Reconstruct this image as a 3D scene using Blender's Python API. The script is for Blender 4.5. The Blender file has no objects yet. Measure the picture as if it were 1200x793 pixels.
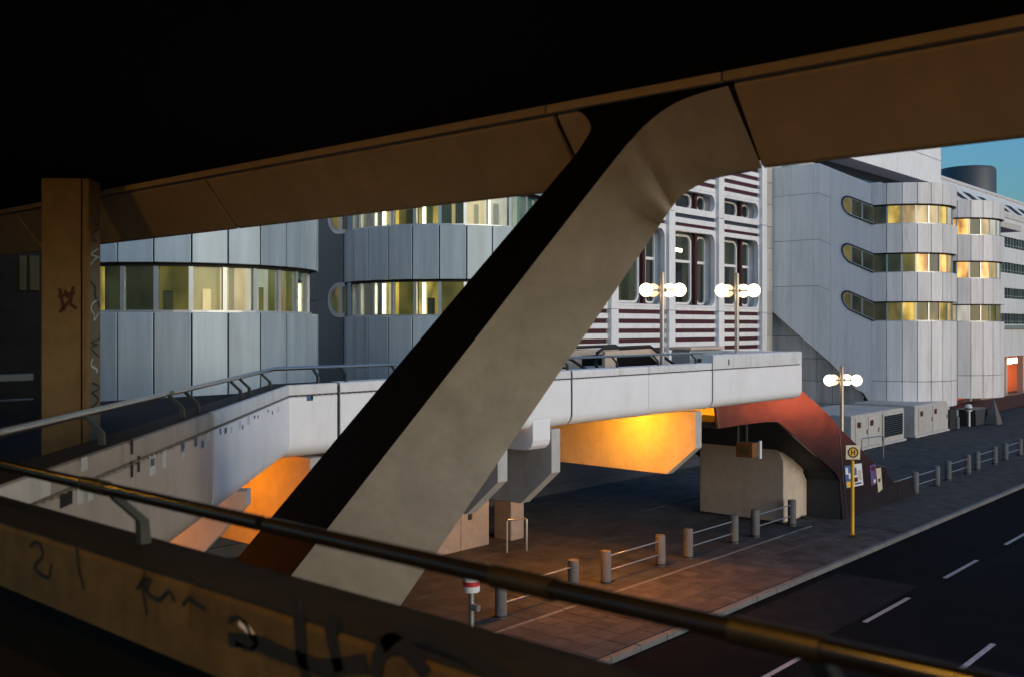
import bpy, bmesh, math, random
from mathutils import Vector, Matrix
random.seed(7)
R = math.radians
C = bpy.context.scene.collection
SC = bpy.context.scene

# ------------------------------------------------------------------ camera, sky, sun, exposure
EYE = 6.5                      # eye height over the pavement
F = 1170.0                     # focal length in photo pixels (35 mm lens)
HX, HY = 600.0, 383.0          # principal column, horizon row
FW = (0.7474, 0.6644); RT = (0.6644, -0.7474)      # x = along the street, y = towards the building
cam = bpy.data.cameras.new('camera'); camo = bpy.data.objects.new('camera', cam); C.objects.link(camo)
camo.location = (0, 0, EYE); camo.rotation_euler = (R(90), 0, math.atan2(FW[1], FW[0]) - R(90))
cam.sensor_width = 36; cam.lens = 36 * F / 1200; cam.shift_y = -13.5 / 1200
cam.clip_start = 0.05; cam.clip_end = 3000
cam.dof.use_dof = True; cam.dof.focus_distance = 30; cam.dof.aperture_fstop = 2.2
SC.camera = camo
SUN_AZ = (-0.05, -0.999); SUN_EL = R(4)
w = bpy.data.worlds.new('World'); SC.world = w; w.use_nodes = True
nt = w.node_tree; nt.nodes.clear()
sky = nt.nodes.new('ShaderNodeTexSky'); sky.sky_type = 'NISHITA'; sky.sun_disc = False
sky.sun_elevation = SUN_EL; sky.sun_rotation = math.atan2(SUN_AZ[0], SUN_AZ[1])
sky.air_density = 1.2; sky.dust_density = 1.5; sky.ozone_density = 3.0
bg = nt.nodes.new('ShaderNodeBackground'); bg.inputs[1].default_value = 0.15
wo = nt.nodes.new('ShaderNodeOutputWorld')
tint = nt.nodes.new('ShaderNodeMixRGB'); tint.blend_type = 'MULTIPLY'; tint.inputs[0].default_value = 1; tint.inputs[2].default_value = (0.56, 0.92, 1.26, 1)
nt.links.new(sky.outputs[0], tint.inputs[1]); nt.links.new(tint.outputs[0], bg.inputs[0]); nt.links.new(bg.outputs[0], wo.inputs[0])
sl = bpy.data.lights.new('sun', 'SUN'); so = bpy.data.objects.new('sun', sl); C.objects.link(so)
sl.energy = 1.0; sl.angle = R(50); sl.color = (1.0, 0.85, 0.77)
sd = Vector((SUN_AZ[0] * math.cos(SUN_EL), SUN_AZ[1] * math.cos(SUN_EL), math.sin(SUN_EL)))
so.rotation_euler = sd.to_track_quat('Z', 'Y').to_euler()
vs = SC.view_settings; vs.view_transform = 'Standard'; vs.look = 'None'; vs.gamma = 1; vs.exposure = 1.2
SC.cycles.use_denoising = True; SC.cycles.max_bounces = 6
SC.cycles.sample_clamp_indirect = 4

# ------------------------------------------------------------------ helpers
def E(z): return EYE + z                       # height relative to the eye -> world
def at(px, py, Y):
    s = (px - HX) / F; X = s * Y
    return Vector((RT[0] * X + FW[0] * Y, RT[1] * X + FW[1] * Y, EYE - (py - HY) / F * Y))
def onU(px, py, U):
    s = (px - HX) / F; return at(px, py, U / (FW[0] + RT[0] * s))
def onV(px, py, V):
    s = (px - HX) / F; return at(px, py, V / (FW[1] + RT[1] * s))
def onG(px, py, z=0.0): return at(px, py, (EYE - z) * F / (py - HY))

def wl(o):
    v = Vector((0, 0, 0))
    while o is not None:
        v += Vector(o.location); o = o.parent
    return v

class MB:
    def __init__(s): s.v = []; s.f = []
    def add(s, vs, fs):
        n = len(s.v); s.v += [tuple(p) for p in vs]; s.f += [tuple(i + n for i in f) for f in fs]; return s
    def box(s, x0, x1, y0, y1, z0, z1):
        return s.add([(x0,y0,z0),(x1,y0,z0),(x1,y1,z0),(x0,y1,z0),(x0,y0,z1),(x1,y0,z1),(x1,y1,z1),(x0,y1,z1)],
                     [(0,3,2,1),(4,5,6,7),(0,1,5,4),(1,2,6,5),(2,3,7,6),(3,0,4,7)])
    def prism(s, pts, d):
        n = len(pts); d = Vector(d)
        a = [Vector(p) for p in pts]; b = [p + d for p in a]
        nor = Vector((0,0,0))
        for i in range(n): nor += a[i].cross(a[(i+1) % n])
        fs = [tuple(range(n)), tuple(range(2*n-1, n-1, -1))] + [(i, i+n, (i+1) % n + n, (i+1) % n) for i in range(n)]
        if nor.dot(d) > 0: fs = [tuple(reversed(f)) for f in fs]
        return s.add(a + b, fs)
    def loft(s, secs, closed=True, cap=True):
        n = len(secs[0]); vs = [p for sec in secs for p in sec]; fs = []
        for i in range(len(secs) - 1):
            for j in range(n if closed else n - 1):
                k = (j + 1) % n
                fs.append((i*n+j, i*n+k, (i+1)*n+k, (i+1)*n+j))
        if cap and closed:
            fs.append(tuple(reversed(range(n)))); fs.append(tuple(range((len(secs)-1)*n, len(secs)*n)))
        return s.add(vs, fs)
    def tube(s, pts, r, n=10):
        pts = [Vector(p) for p in pts]; secs = []
        for i, p in enumerate(pts):
            d = (pts[min(i+1, len(pts)-1)] - pts[max(i-1, 0)]).normalized()
            up = Vector((0,0,1)) if abs(d.z) < 0.95 else Vector((1,0,0))
            a = d.cross(up).normalized(); b = a.cross(d)
            k = 1.0
            if 0 < i < len(pts)-1:
                d1 = (pts[i]-pts[i-1]).normalized(); k = 1 / max(0.5, d1.dot(d))
            secs.append([p + (a * math.cos(2*math.pi*j/n) + b * math.sin(2*math.pi*j/n)) * r * k for j in range(n)])
        return s.loft(secs)
    def lathe(s, prof, c=(0,0,0), n=20):
        c = Vector(c)
        return s.loft([[c + Vector((r*math.cos(2*math.pi*j/n), r*math.sin(2*math.pi*j/n), z)) for j in range(n)] for r, z in prof])
    def sphere(s, c, r, n=16, m=10):
        return s.lathe([(max(1e-4, r*math.sin(math.pi*i/m)), -r*math.cos(math.pi*i/m)) for i in range(m+1)], c, n)
    def build(s, name, mat, parent=None, smooth=False, bevel=0, local=False, seg=2):
        off = Vector((0,0,0)) if (local or parent is None) else wl(parent)
        me = bpy.data.meshes.new(name)
        me.from_pydata([tuple(Vector(p) - off) for p in s.v], [], s.f); me.update()
        bm = bmesh.new(); bm.from_mesh(me); bmesh.ops.recalc_face_normals(bm, faces=bm.faces); bm.to_mesh(me); bm.free()
        if mat: me.materials.append(mat)
        if smooth:
            try: me.shade_smooth_by_angle(angle=R(40))
            except Exception:
                for p in me.polygons: p.use_smooth = True
            if not hasattr(me, 'shade_smooth_by_angle'): pass
        o = bpy.data.objects.new(name, me); C.objects.link(o); o.parent = parent
        if smooth: me.set_sharp_from_angle(angle=R(40)) if hasattr(me, 'set_sharp_from_angle') else None
        if smooth:
            for p in me.polygons: p.use_smooth = True
        if bevel:
            m = o.modifiers.new('bevel', 'BEVEL'); m.width = bevel; m.segments = seg; m.limit_method = 'ANGLE'
        return o

def thing(name, label, cat, loc=(0,0,0), group=None):
    o = bpy.data.objects.new(name, None); C.objects.link(o); o.location = loc; o.empty_display_size = 0.2
    o['label'] = label; o['category'] = cat
    if group: o['group'] = group
    return o
def tag(o, label, cat, group=None):
    o['label'] = label; o['category'] = cat
    if group: o['group'] = group
    return o
def struct(o): o['kind'] = 'structure'; return o
def stuff(o): o['kind'] = 'stuff'; return o
def share(src, name, parent, loc=(0,0,0), rot=(0,0,0), scale=(1,1,1), mat=None):
    o = bpy.data.objects.new(name, src.data); C.objects.link(o); o.parent = parent
    o.location = loc; o.rotation_euler = rot; o.scale = scale
    for m in src.modifiers:
        k = o.modifiers.new(m.name, m.type)
        if m.type == 'BEVEL': k.width = m.width; k.segments = m.segments; k.limit_method = m.limit_method
    return o
def copy_tree(o, parent=None):
    c = o.copy(); C.objects.link(c); c.parent = parent
    for ch in list(o.children): copy_tree(ch, c)
    return c

# ------------------------------------------------------------------ materials
def mat(name, col, rough=0.6, metal=0.0, var=0.15, scale=3.0, bump=0.0, bscale=40.0, streak=False, dirt=0.0, spec=0.5, coat=0.0, rvar=0.0):
    m = bpy.data.materials.new(name); m.use_nodes = True; t = m.node_tree; N = t.nodes; L = t.links
    b = N['Principled BSDF']; b.inputs['Roughness'].default_value = rough; b.inputs['Metallic'].default_value = metal
    b.inputs['Specular IOR Level'].default_value = spec; b.inputs['Coat Weight'].default_value = coat
    tc = N.new('ShaderNodeTexCoord'); geo = N.new('ShaderNodeNewGeometry')
    mp = N.new('ShaderNodeMapping'); L.new(geo.outputs['Position'], mp.inputs[0])
    if streak: mp.inputs['Scale'].default_value = (1, 1, 0.07)
    nz = N.new('ShaderNodeTexNoise'); nz.inputs['Scale'].default_value = scale; nz.inputs['Detail'].default_value = 6; nz.inputs['Roughness'].default_value = 0.65
    L.new(mp.outputs[0], nz.inputs['Vector'])
    oi = N.new('ShaderNodeObjectInfo')
    rp = N.new('ShaderNodeValToRGB'); L.new(nz.outputs[0], rp.inputs[0])
    rp.color_ramp.elements[0].position = 0.3; rp.color_ramp.elements[1].position = 0.7
    d = tuple(c * (1 - var) for c in col); u = tuple(min(1, c * (1 + var)) for c in col)
    rp.color_ramp.elements[0].color = (*d, 1); rp.color_ramp.elements[1].color = (*u, 1)
    out = rp.outputs[0]
    hs = N.new('ShaderNodeHueSaturation'); mr = N.new('ShaderNodeMapRange')
    mr.inputs['To Min'].default_value = 1 - var * 0.6; mr.inputs['To Max'].default_value = 1 + var * 0.6
    L.new(oi.outputs['Random'], mr.inputs[0]); L.new(mr.outputs[0], hs.inputs['Value']); L.new(out, hs.inputs['Color']); out = hs.outputs[0]
    if dirt:
        n2 = N.new('ShaderNodeTexNoise'); n2.inputs['Scale'].default_value = scale * 0.35; n2.inputs['Detail'].default_value = 8; n2.inputs['Roughness'].default_value = 0.7
        mp2 = N.new('ShaderNodeMapping'); mp2.inputs['Scale'].default_value = (1.6, 1.6, 0.25); L.new(geo.outputs['Position'], mp2.inputs[0]); L.new(mp2.outputs[0], n2.inputs['Vector'])
        r2 = N.new('ShaderNodeValToRGB'); r2.color_ramp.elements[0].position = 0.5; r2.color_ramp.elements[1].position = 0.75
        L.new(n2.outputs[0], r2.inputs[0])
        mx = N.new('ShaderNodeMixRGB'); mx.blend_type = 'MULTIPLY'; mx.inputs[2].default_value = (0.45, 0.40, 0.34, 1)
        ml = N.new('ShaderNodeMath'); ml.operation = 'MULTIPLY'; ml.inputs[1].default_value = dirt
        L.new(r2.outputs[0], ml.inputs[0]); L.new(ml.outputs[0], mx.inputs[0]); L.new(out, mx.inputs[1]); out = mx.outputs[0]
    L.new(out, b.inputs['Base Color'])
    if rvar:
        m3 = N.new('ShaderNodeMapRange'); m3.inputs['To Min'].default_value = max(0.05, rough - rvar); m3.inputs['To Max'].default_value = rough + rvar
        L.new(nz.outputs[0], m3.inputs[0]); L.new(m3.outputs[0], b.inputs['Roughness'])
    if bump:
        n3 = N.new('ShaderNodeTexNoise'); n3.inputs['Scale'].default_value = bscale; n3.inputs['Detail'].default_value = 4
        L.new(geo.outputs['Position'], n3.inputs['Vector'])
        bp = N.new('ShaderNodeBump'); bp.inputs['Strength'].default_value = bump; bp.inputs['Distance'].default_value = 0.02
        L.new(n3.outputs[0], bp.inputs['Height']); L.new(bp.outputs[0], b.inputs['Normal'])
    return m
def emit(name, col, st):
    m = bpy.data.materials.new(name); m.use_nodes = True; b = m.node_tree.nodes['Principled BSDF']
    b.inputs['Base Color'].default_value = (*[min(.8, c) for c in col], 1); b.inputs['Emission Color'].default_value = (*col, 1); b.inputs['Emission Strength'].default_value = st
    return m
def lit(name, a, b_, st, scale=1.2, gloss=True):
    """a lit room seen through a pane: glowing patches of uneven warm light behind glass"""
    m = bpy.data.materials.new(name); m.use_nodes = True; t = m.node_tree; N = t.nodes; L = t.links
    b = N['Principled BSDF']; b.inputs['Base Color'].default_value = (0.02, 0.025, 0.02, 1); b.inputs['Roughness'].default_value = 0.12 if gloss else .8; b.inputs['Specular IOR Level'].default_value = .3 if gloss else .05
    geo = N.new('ShaderNodeNewGeometry'); mp = N.new('ShaderNodeMapping'); mp.inputs['Scale'].default_value = (1.0, 1.0, 0.5)
    L.new(geo.outputs['Position'], mp.inputs[0])
    nz = N.new('ShaderNodeTexNoise'); nz.inputs['Scale'].default_value = scale; nz.inputs['Detail'].default_value = 3; L.new(mp.outputs[0], nz.inputs['Vector'])
    rp = N.new('ShaderNodeValToRGB'); L.new(nz.outputs[0], rp.inputs[0])
    rp.color_ramp.elements[0].position = 0.36; rp.color_ramp.elements[1].position = 0.62
    rp.color_ramp.elements[0].color = (*a, 1); rp.color_ramp.elements[1].color = (*b_, 1)
    L.new(rp.outputs[0], b.inputs['Emission Color']); b.inputs['Emission Strength'].default_value = st
    return m
def glass(name, tint, mixf=0.25):
    m = bpy.data.materials.new(name); m.use_nodes = True; t = m.node_tree; N = t.nodes; L = t.links; N.clear()
    o = N.new('ShaderNodeOutputMaterial'); tr = N.new('ShaderNodeBsdfTransparent'); tr.inputs[0].default_value = (*tint, 1)
    g = N.new('ShaderNodeBsdfGlossy'); g.inputs['Roughness'].default_value = 0.03
    fr = N.new('ShaderNodeFresnel'); fr.inputs[0].default_value = 1.5
    ad = N.new('ShaderNodeMath'); ad.operation = 'ADD'; ad.operation = 'MULTIPLY'; ad.inputs[1].default_value = .45; L.new(fr.outputs[0], ad.inputs[0])
    mx = N.new('ShaderNodeMixShader'); L.new(ad.outputs[0], mx.inputs[0]); L.new(tr.outputs[0], mx.inputs[1]); L.new(g.outputs[0], mx.inputs[2]); L.new(mx.outputs[0], o.inputs[0])
    return m

M = {}
M['white'] = mat('white_paint', (.84, .835, .85), .42, 0, .035, 2.0, .05, 60, dirt=.22)
M['white_dirty'] = mat('white_coping', (.70, .68, .67), .55, 0, .08, 5.0, .1, 80, dirt=.5)
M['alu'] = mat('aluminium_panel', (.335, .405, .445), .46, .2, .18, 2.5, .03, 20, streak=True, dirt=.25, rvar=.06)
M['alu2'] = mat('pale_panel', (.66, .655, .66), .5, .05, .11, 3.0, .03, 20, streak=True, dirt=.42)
M['alu2_lit'] = mat('lit_side_panel', (.80, .795, .79), .5, 0, .06, 3, .03, 20, streak=True, dirt=.3)  # pale panel copy with the side wall's missing light put into its colour
M['alu_shaded'] = mat('shaded_side_panel', (.10, .125, .135), .5, .1, .1, 2.5, streak=True)  # aluminium panel copy with the second tower's side shade put into its colour
M['frame'] = mat('window_frame', (.42, .45, .46), .35, .6, .06)
M['teal'] = mat('dark_recess', (.05, .06, .065), .5, 0, .1)
M['black'] = mat('black_gasket', (.012, .012, .013), .7, 0, .1)
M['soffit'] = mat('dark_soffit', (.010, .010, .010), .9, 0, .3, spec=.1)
M['bronze'] = mat('brown_paint_and_shade', (.007, .006, .005), .85, 0, .3, 4, spec=.1)
M['fascia'] = mat('beige_concrete', (.58, .46, .32), .7, 0, .12, 2.5, .08, 90)
M['strut'] = mat('grey_concrete', (.62, .58, .545), .8, 0, .15, 2.6, .10, 90, dirt=.35)
M['column'] = mat('ochre_concrete', (.215, .145, .07), .75, 0, .14, 5, .2, 60, dirt=.3)
M['conc'] = mat('pale_concrete', (.46, .44, .42), .75, 0, .12, 3, .15, 50, dirt=.3)
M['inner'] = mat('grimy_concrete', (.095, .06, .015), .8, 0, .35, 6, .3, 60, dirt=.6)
M['steel'] = mat('brushed_steel', (.42, .40, .38), .3, .9, .12, 8)
M['bracketp'] = mat('bracket_steel', (.055, .062, .062), .5, .4, .15, 8)
M['cap'] = mat('weathered_cap', (.022, .020, .018), .7, 0, .3, 6, .2, 60, spec=.25)
M['rail'] = mat('dark_rail', (.018, .015, .012), .24, .2, .2, 6)
M['hanger'] = mat('rusty_orange', (.16, .06, .012), .6, 0, .3, 12)
M['dim'] = lit('dim_window', (.008, .006, .002), (.02, .016, .004), .4, 1.2, False)
M['patch'] = mat('asphalt_patch', (.014, .0145, .016), .95, 0, .3, 2, .3, 120, spec=.06)
M['patch2'] = mat('asphalt_patch_dark', (.005, .0053, .006), .9, 0, .3, 2, .3, 120, spec=.08)
M['hanger2'] = mat('iron_cover', (.03, .03, .03), .6, .6, .2, 30)
M['sleeve'] = mat('worn_sleeve', (.045, .036, .02), .42, .5, .25, 12)
M['beige_conc'] = mat('beige_pier_concrete', (.52, .42, .33), .8, 0, .12, 3, .12, 60, dirt=.3)
M['conc_dim'] = mat('grimy_pillar_concrete', (.25, .225, .21), .8, 0, .15, 3, .12, 60, dirt=.5)
M['service'] = mat('service_grey_white', (.44, .42, .385), .6, 0, .08, 4, .05, 40, dirt=.4)
M['white_grimy_shade'] = mat('grimy_shaded_panel', (.56, .475, .42), .5, 0, .07, 2.2, .06, 60, dirt=.4)  # real grime, with warm light and shade of this end put into the colour
M['cop_grimy_shade'] = mat('grimy_shaded_coping', (.44, .37, .32), .6, 0, .1, 5, .1, 80, dirt=.6)  # coping to match: grime plus the same warm light and shade in its colour
M['deck'] = mat('dark_deck', (.012, .012, .014), .9, 0, .3, 10, .3, 90, spec=.2)
M['asphalt'] = mat('asphalt', (.0065, .007, .008), .95, 0, .35, 1.2, .35, 120, dirt=.5, spec=.06)
M['pave'] = mat('pavement', (.066, .064, .063), .95, 0, .3, 1.2, .2, 60, dirt=.7, spec=.08)
M['slab'] = mat('slab', (.10, .084, .074), .95, 0, .28, 2, .25, 70, dirt=.8, spec=.08)
M['kerb'] = mat('kerb_stone', (.15, .14, .13), .75, 0, .15, 6, .2, 60, dirt=.4)
M['line'] = mat('road_paint', (.34, .32, .31), .7, 0, .25, 8, dirt=.5)
M['bollard'] = mat('bollard_concrete', (.12, .115, .112), .8, 0, .15, 8, .2, 70, dirt=.3)
M['galv'] = mat('galvanised', (.35, .36, .37), .4, .8, .1, 10)
M['stairmetal'] = mat('stainless_sheet', (.13, .115, .13), .22, .9, .15, 1.6, .55, .8, rvar=.03)
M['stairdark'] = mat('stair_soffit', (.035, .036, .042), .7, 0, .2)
M['stone'] = mat('stone_tile', (.50, .47, .43), .65, 0, .2, 2, .1, 30, streak=True, dirt=.5)
M['red'] = mat('dark_red_paint', (.055, .005, .009), .45, 0, .1)
M['navy'] = mat('dark_blue_paint', (.02, .028, .05), .45, 0, .1)
M['facwhite'] = mat('white_cladding', (.80, .795, .80), .45, 0, .05, 3, dirt=.35)
M['yellow'] = mat('yellow_paint', (.80, .42, .015), .45, 0, .06)
M['signw'] = mat('sign_plate', (.72, .62, .42), .5, 0, .04)
M['signy'] = mat('sign_yellow', (.80, .42, .02), .5, 0, .04)
M['ink'] = mat('black_ink', (.012, .012, .012), .6, 0, .05)
M['beige'] = mat('beige_metal', (.55, .43, .33), .5, 0, .08, 6)
M['orangewall'] = mat('orange_wall', (.75, .13, .02), .6, 0, .1)
M['redwall'] = mat('maroon_wall', (.035, .004, .004), .6, 0, .15)
M['poleM'] = mat('lamp_pole', (.40, .33, .26), .35, .6, .06)
M['darkglass'] = mat('dark_glass', (.012, .016, .018), .06, 0, .1, spec=.7)
M['paper'] = mat('paper', (.65, .65, .66), .8, 0, .1, 30)
M['blue'] = mat('sticker_blue', (.05, .10, .22), .6, 0, .3, 40)
M['tarp'] = mat('canvas', (.10, .092, .085), .8, 0, .2, 20)
M['purple'] = mat('poster_purple', (.13, .05, .19), .7, 0, .5, 12)
M['cream'] = mat('poster_cream', (.62, .52, .36), .7, 0, .35, 14)
M['green'] = mat('weed_green', (.03, .06, .015), .8, 0, .3)
M['glass'] = glass('window_glass', (.86, .9, .86))
M['globe'] = emit('lamp_globe', (1.0, .80, .52), 2.6)
M['globe_dim'] = emit('lamp_globe_dim', (1.0, .66, .36), .55)
M['sodium'] = emit('sodium_lens', (1.0, .33, .01), 420)
M['sodium_low'] = emit('sodium_lens_low', (1.0, .25, .003), 380)
M['sodium_in'] = emit('sodium_lens_ceiling', (1.0, .47, .06), 215)
M['tube'] = emit('fluorescent_tube', (1.0, .85, .55), 5)
M['signlamp'] = emit('strip_lamp', (1.0, .72, .5), 9)
LIT = [lit('room_dark', (.006, .010, .009), (.03, .03, .018), .5),
       lit('room_olive', (.03, .03, .010), (.12, .095, .025), .6),
       lit('room_yellow', (.10, .075, .015), (.50, .33, .07), .8),
       lit('room_cream', (.45, .30, .12), (.95, .70, .36), .3),
       lit('room_pale', (.45, .42, .36), (.75, .70, .60), .33),
       lit('room_orange', (.25, .11, .03), (.95, .48, .14), .8)]

# ------------------------------------------------------------------ ground, road
g = struct(MB().box(-400, 900, -500, 900, -.6, -.30).build('ground', M['pave']))
road = struct(MB().box(-200, 600, -9, 11.58, -.29, -.12).build('road', M['asphalt']))
pav = struct(MB().box(-60, 400, 11.75, 120, -.29, -.035).build('pavement', M['pave']))
pav2 = struct(MB().box(-200, 600, -60, -9.2, -.29, 0).build('far_pavement', M['pave']))
def dash(u0, u1, v): MB().box(u0, u1, v - .055, v + .055, -.1195, -.116).build('lane_marking', M['line'], road)
for a, b in (((880, 793), (950, 757)), ((1013, 722), (1065, 695)), ((1107, 672), (1145, 653)), ((1178, 634), (1206, 621))):
    dash(onV(*a, 8.98).x, onV(*b, 8.98).x, 8.98)
for k in range(6): dash(46 + 7 * k, 49 + 7 * k, 8.98)
for u0 in (15.2, 19.9, 26.4, 33, 39.5): dash(u0, u0 + 2.4, 6.35)
# kerb stones
kb = None; u = 10.0
while u < 70:
    ln = .98
    if kb is None:
        kb = MB().box(0, ln, 0, .15, -.28, .005).build('kerb_stone', M['kerb'], None, bevel=.012); kb.location = (u, 11.59, 0); kb.parent = pav
    else: share(kb, 'kerb_stone', pav, (u, 11.59 + random.uniform(-.006, .006), random.uniform(-.006, .004)))
    u += 1.0
stuff(MB().box(70, 300, 11.59, 11.74, -.28, .005).box(-40, 10, 11.59, 11.74, -.28, .005).build('kerb_run', M['kerb'], pav))
# edging stones
eb = None; u = 10.0
while u < 31:
    if eb is None:
        eb = MB().box(0, .97, -.05, .05, -.2, .012).build('edging_stone', M['kerb'], pav, bevel=.008); eb.location = (u, 14.4, 0)
    else: share(eb, 'edging_stone', pav, (u, 14.4 + random.uniform(-.005, .005), random.uniform(-.004, .004)))
    u += 1.0
# single slabs of the footway near the kerb
sb = None; n = 0
for i in range(36):
    for j in range(5):
        x = 13.2 + i * .52; y = 11.79 + j * .515
        if sb is None:
            sb = MB().box(0, .505, 0, .50, -.034, 0).build('paving_slab', M['slab'], pav, bevel=.006, seg=1); sb.location = (x, y, 0)
        else: share(sb, 'paving_slab', pav, (x, y, random.uniform(-.006, .004)), (random.uniform(-.006, .006), random.uniform(-.006, .006), 0))
f = MB()
for i in range(62):
    for j in range(24):
        x = 10 + i * .62 ; y = 14.47 + j * .62; z = random.uniform(-.006, .003)
        if 29.5 < x < 39 and 14 < y < 19.5: continue
        f.box(x, x + .61, y, y + .61, -.034, z)
stuff(f.build('plaza_slabs', M['pave'], pav))
f = MB()
for i in range(90):
    for j in range(5):
        f.box(32 + i * .7, 32 + i * .7 + .69, 11.79 + j * .515, 11.79 + j * .515 + .507, -.034, random.uniform(-.005, .002))
stuff(f.build('distant_slabs', M['slab'], pav))
c = onG(886, 767 - 18, -.12)
random.seed(11)
for u0, u1, v0, v1, mm in ((20, 26, 9.2, 11.3, 'patch'), (30, 44, 6.6, 8.7, 'patch2'), (13, 18, 6.7, 8.6, 'patch2'), (48, 60, 9.3, 11.2, 'patch')):
    MB().box(u0, u1, v0, v1, -.1198, -.1175).build('asphalt_patch', M[mm], road)
gr = thing('drain_grate', 'dark iron drain grate in the gutter beside the kerb', 'drain', (19.3, 11.2, -.12))
MB().box(19.05, 19.55, 11.0, 11.4, -.119, -.112).build('frame', M['black'], gr)
for k in range(5): MB().box(19.09 + k * .09, 19.13 + k * .09, 11.03, 11.37, -.112, -.106).build('bar', M['galv'], gr)

# ------------------------------------------------------------------ footbridge
TOP, SEAM, BOT, DECK = -.96, -1.165, -2.2, -1.65
VB = 13.8; DIAG = 3.85
def ratio(px): s = (px - HX) / F; return (FW[1] + RT[1] * s) / (FW[0] + RT[0] * s)
def path_pt(px):
    r = ratio(px)
    if px < 338.5: U = DIAG / (r - 1); return (U, U + DIAG)
    return (VB / r, VB)
K1 = (2.34, 6.19); K2 = (VB - DIAG, VB)
def nrm(d): l = math.hypot(*d); return (d[0] / l, d[1] / l)
def offs(path, i, o):
    p = path[i]; ds = []
    if i > 0: ds.append(nrm((p[0]-path[i-1][0], p[1]-path[i-1][1])))
    if i < len(path)-1: ds.append(nrm((path[i+1][0]-p[0], path[i+1][1]-p[1])))
    ns = [(d[1], -d[0]) for d in ds]
    m = nrm((sum(a[0] for a in ns), sum(a[1] for a in ns))); k = 1 / (m[0]*ns[0][0] + m[1]*ns[0][1])
    return (p[0] + m[0]*o*k, p[1] + m[1]*o*k)
def sweep(path, prof):
    return MB().loft([[Vector((*offs(path, i, o), E(z))) for o, z in prof] for i in range(len(path))])
fb = thing('footbridge', 'white clad footbridge with rounded edge panels and tubular handrail, running to the dark stair', 'footbridge', (10, 16, 0))
def cop_prof(top): return [(-.34, SEAM+.03), (-.34, top-.03), (-.31, top), (-.04, top), (-.012, top-.012), (0, top-.04), (0, SEAM+.03)]
pan_prof = [(-.02, SEAM), (0, SEAM-.02), (0, -1.93)] + [(-.27 + .27*math.cos(R(a)), -1.93 - .27*math.sin(R(a))) for a in (15,30,45,60,75,90)] + [(-.45, BOT), (-.45, BOT+.06), (-.12, -1.9), (-.12, SEAM)]
def cut(p, q, g):     # shorten a path at both ends by g
    d = nrm((q[0]-p[0], q[1]-p[1])); return (p[0]+d[0]*g, p[1]+d[1]*g)
def seg(points, g0, g1, top=TOP, cm='white_dirty'):
    pts = list(points); pts[0] = cut(pts[0], pts[1], g0); pts[-1] = cut(pts[-1], pts[-2], g1)
    sweep(pts, cop_prof(top)).build('coping', M[cm], fb, smooth=True)
    if pts[0][0] < 9: sweep(pts, [(-.335, top), (-.335, top+.006), (-.035, top+.006), (-.035, top)]).build('cap_sheet', M['cap'], fb)
    sweep(pts, pan_prof).build('parapet_panel', M['white_grimy_shade' if pts[-1][0] < 7 else 'white'], fb, smooth=True)
P = path_pt; G, g_ = .035, .006
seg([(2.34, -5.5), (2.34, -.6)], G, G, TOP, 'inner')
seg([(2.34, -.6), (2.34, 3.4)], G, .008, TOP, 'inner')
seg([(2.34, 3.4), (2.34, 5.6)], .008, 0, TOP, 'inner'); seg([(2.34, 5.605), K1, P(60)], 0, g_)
seg([P(60), P(159)], g_, g_, TOP, 'cop_grimy_shade'); seg([P(159), P(250)], g_, G, TOP, 'cop_grimy_shade'); seg([P(250), P(309.7)], G, g_)
seg([P(309.7), K2, P(397)], g_, G); seg([P(397), P(530)], G, g_); seg([P(530), P(670)], g_, G)
seg([P(670), P(760)], G, g_); seg([P(760), P(835)], g_, G); seg([P(835), (29.0, VB)], G, 0, -.75)
full = [(2.34, -5.5), K1, K2, (29.0, VB)]
# shadow gap behind the seam with bolts, and inner wall
sweep(full, [(-.03, SEAM+.05), (-.03, -1.93)] + [(-.27 + .24*math.cos(R(a)), -1.93 - .24*math.sin(R(a))) for a in (15,30,45,60,75,90)] + [(-.4, -2.17), (-.4, -2.13), (-.11, -1.9), (-.11, SEAM+.05)]).build('backing_strip', M['black'], fb)
sweep([(2.34, -5.5), K1, K2, P(832)], [(-.32, SEAM+.06), (-.32, TOP-.05), (-.03, TOP-.05), (-.03, SEAM+.06)]).build('joint_filler', M['black'], fb)
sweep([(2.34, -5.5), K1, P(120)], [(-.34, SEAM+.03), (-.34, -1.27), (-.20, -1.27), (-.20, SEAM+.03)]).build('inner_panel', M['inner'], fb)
sweep([(2.34, -5.5), K1, K2, (29.0, VB)], [(-.22, -1.3), (-.22, DECK), (-.12, DECK), (-.12, -1.3)]).build('kickboard', M['bronze'], fb)
# the end of the last section
MB().box(28.9, 29.0, VB+.01, VB+4.2, E(-2.0), E(-.76)).build('end_panel', M['white'], fb, bevel=.02)
f = MB()
for k in range(150):
    u = 10.1 + k * .125
    f.box(u, u + .07, VB - .006, VB + .05, E(SEAM+.004), E(SEAM+.026))
n45 = 86
for k in range(n45):
    t = k / n45; x = K1[0] + (K2[0]-K1[0])*t; y = K1[1] + (K2[1]-K1[1])*t
    f.box(x - .04, x + .02, y - .02, y + .04, E(SEAM+.004), E(SEAM+.026))
f.build('seam_fixing', M['kerb'], fb)['kind'] = 'stuff'
# deck slab
poly = [(-4.5,-6),(2.12,-6),(2.12,6.28),(9.86,14.0),(28.9,14.0),(28.9,21.6),(-4.5,21.6)]
MB().prism([(x, y, E(DECK)) for x, y in poly], (0, 0, -.45)).build('deck', M['deck'], fb)
def soff(): pass
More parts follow.
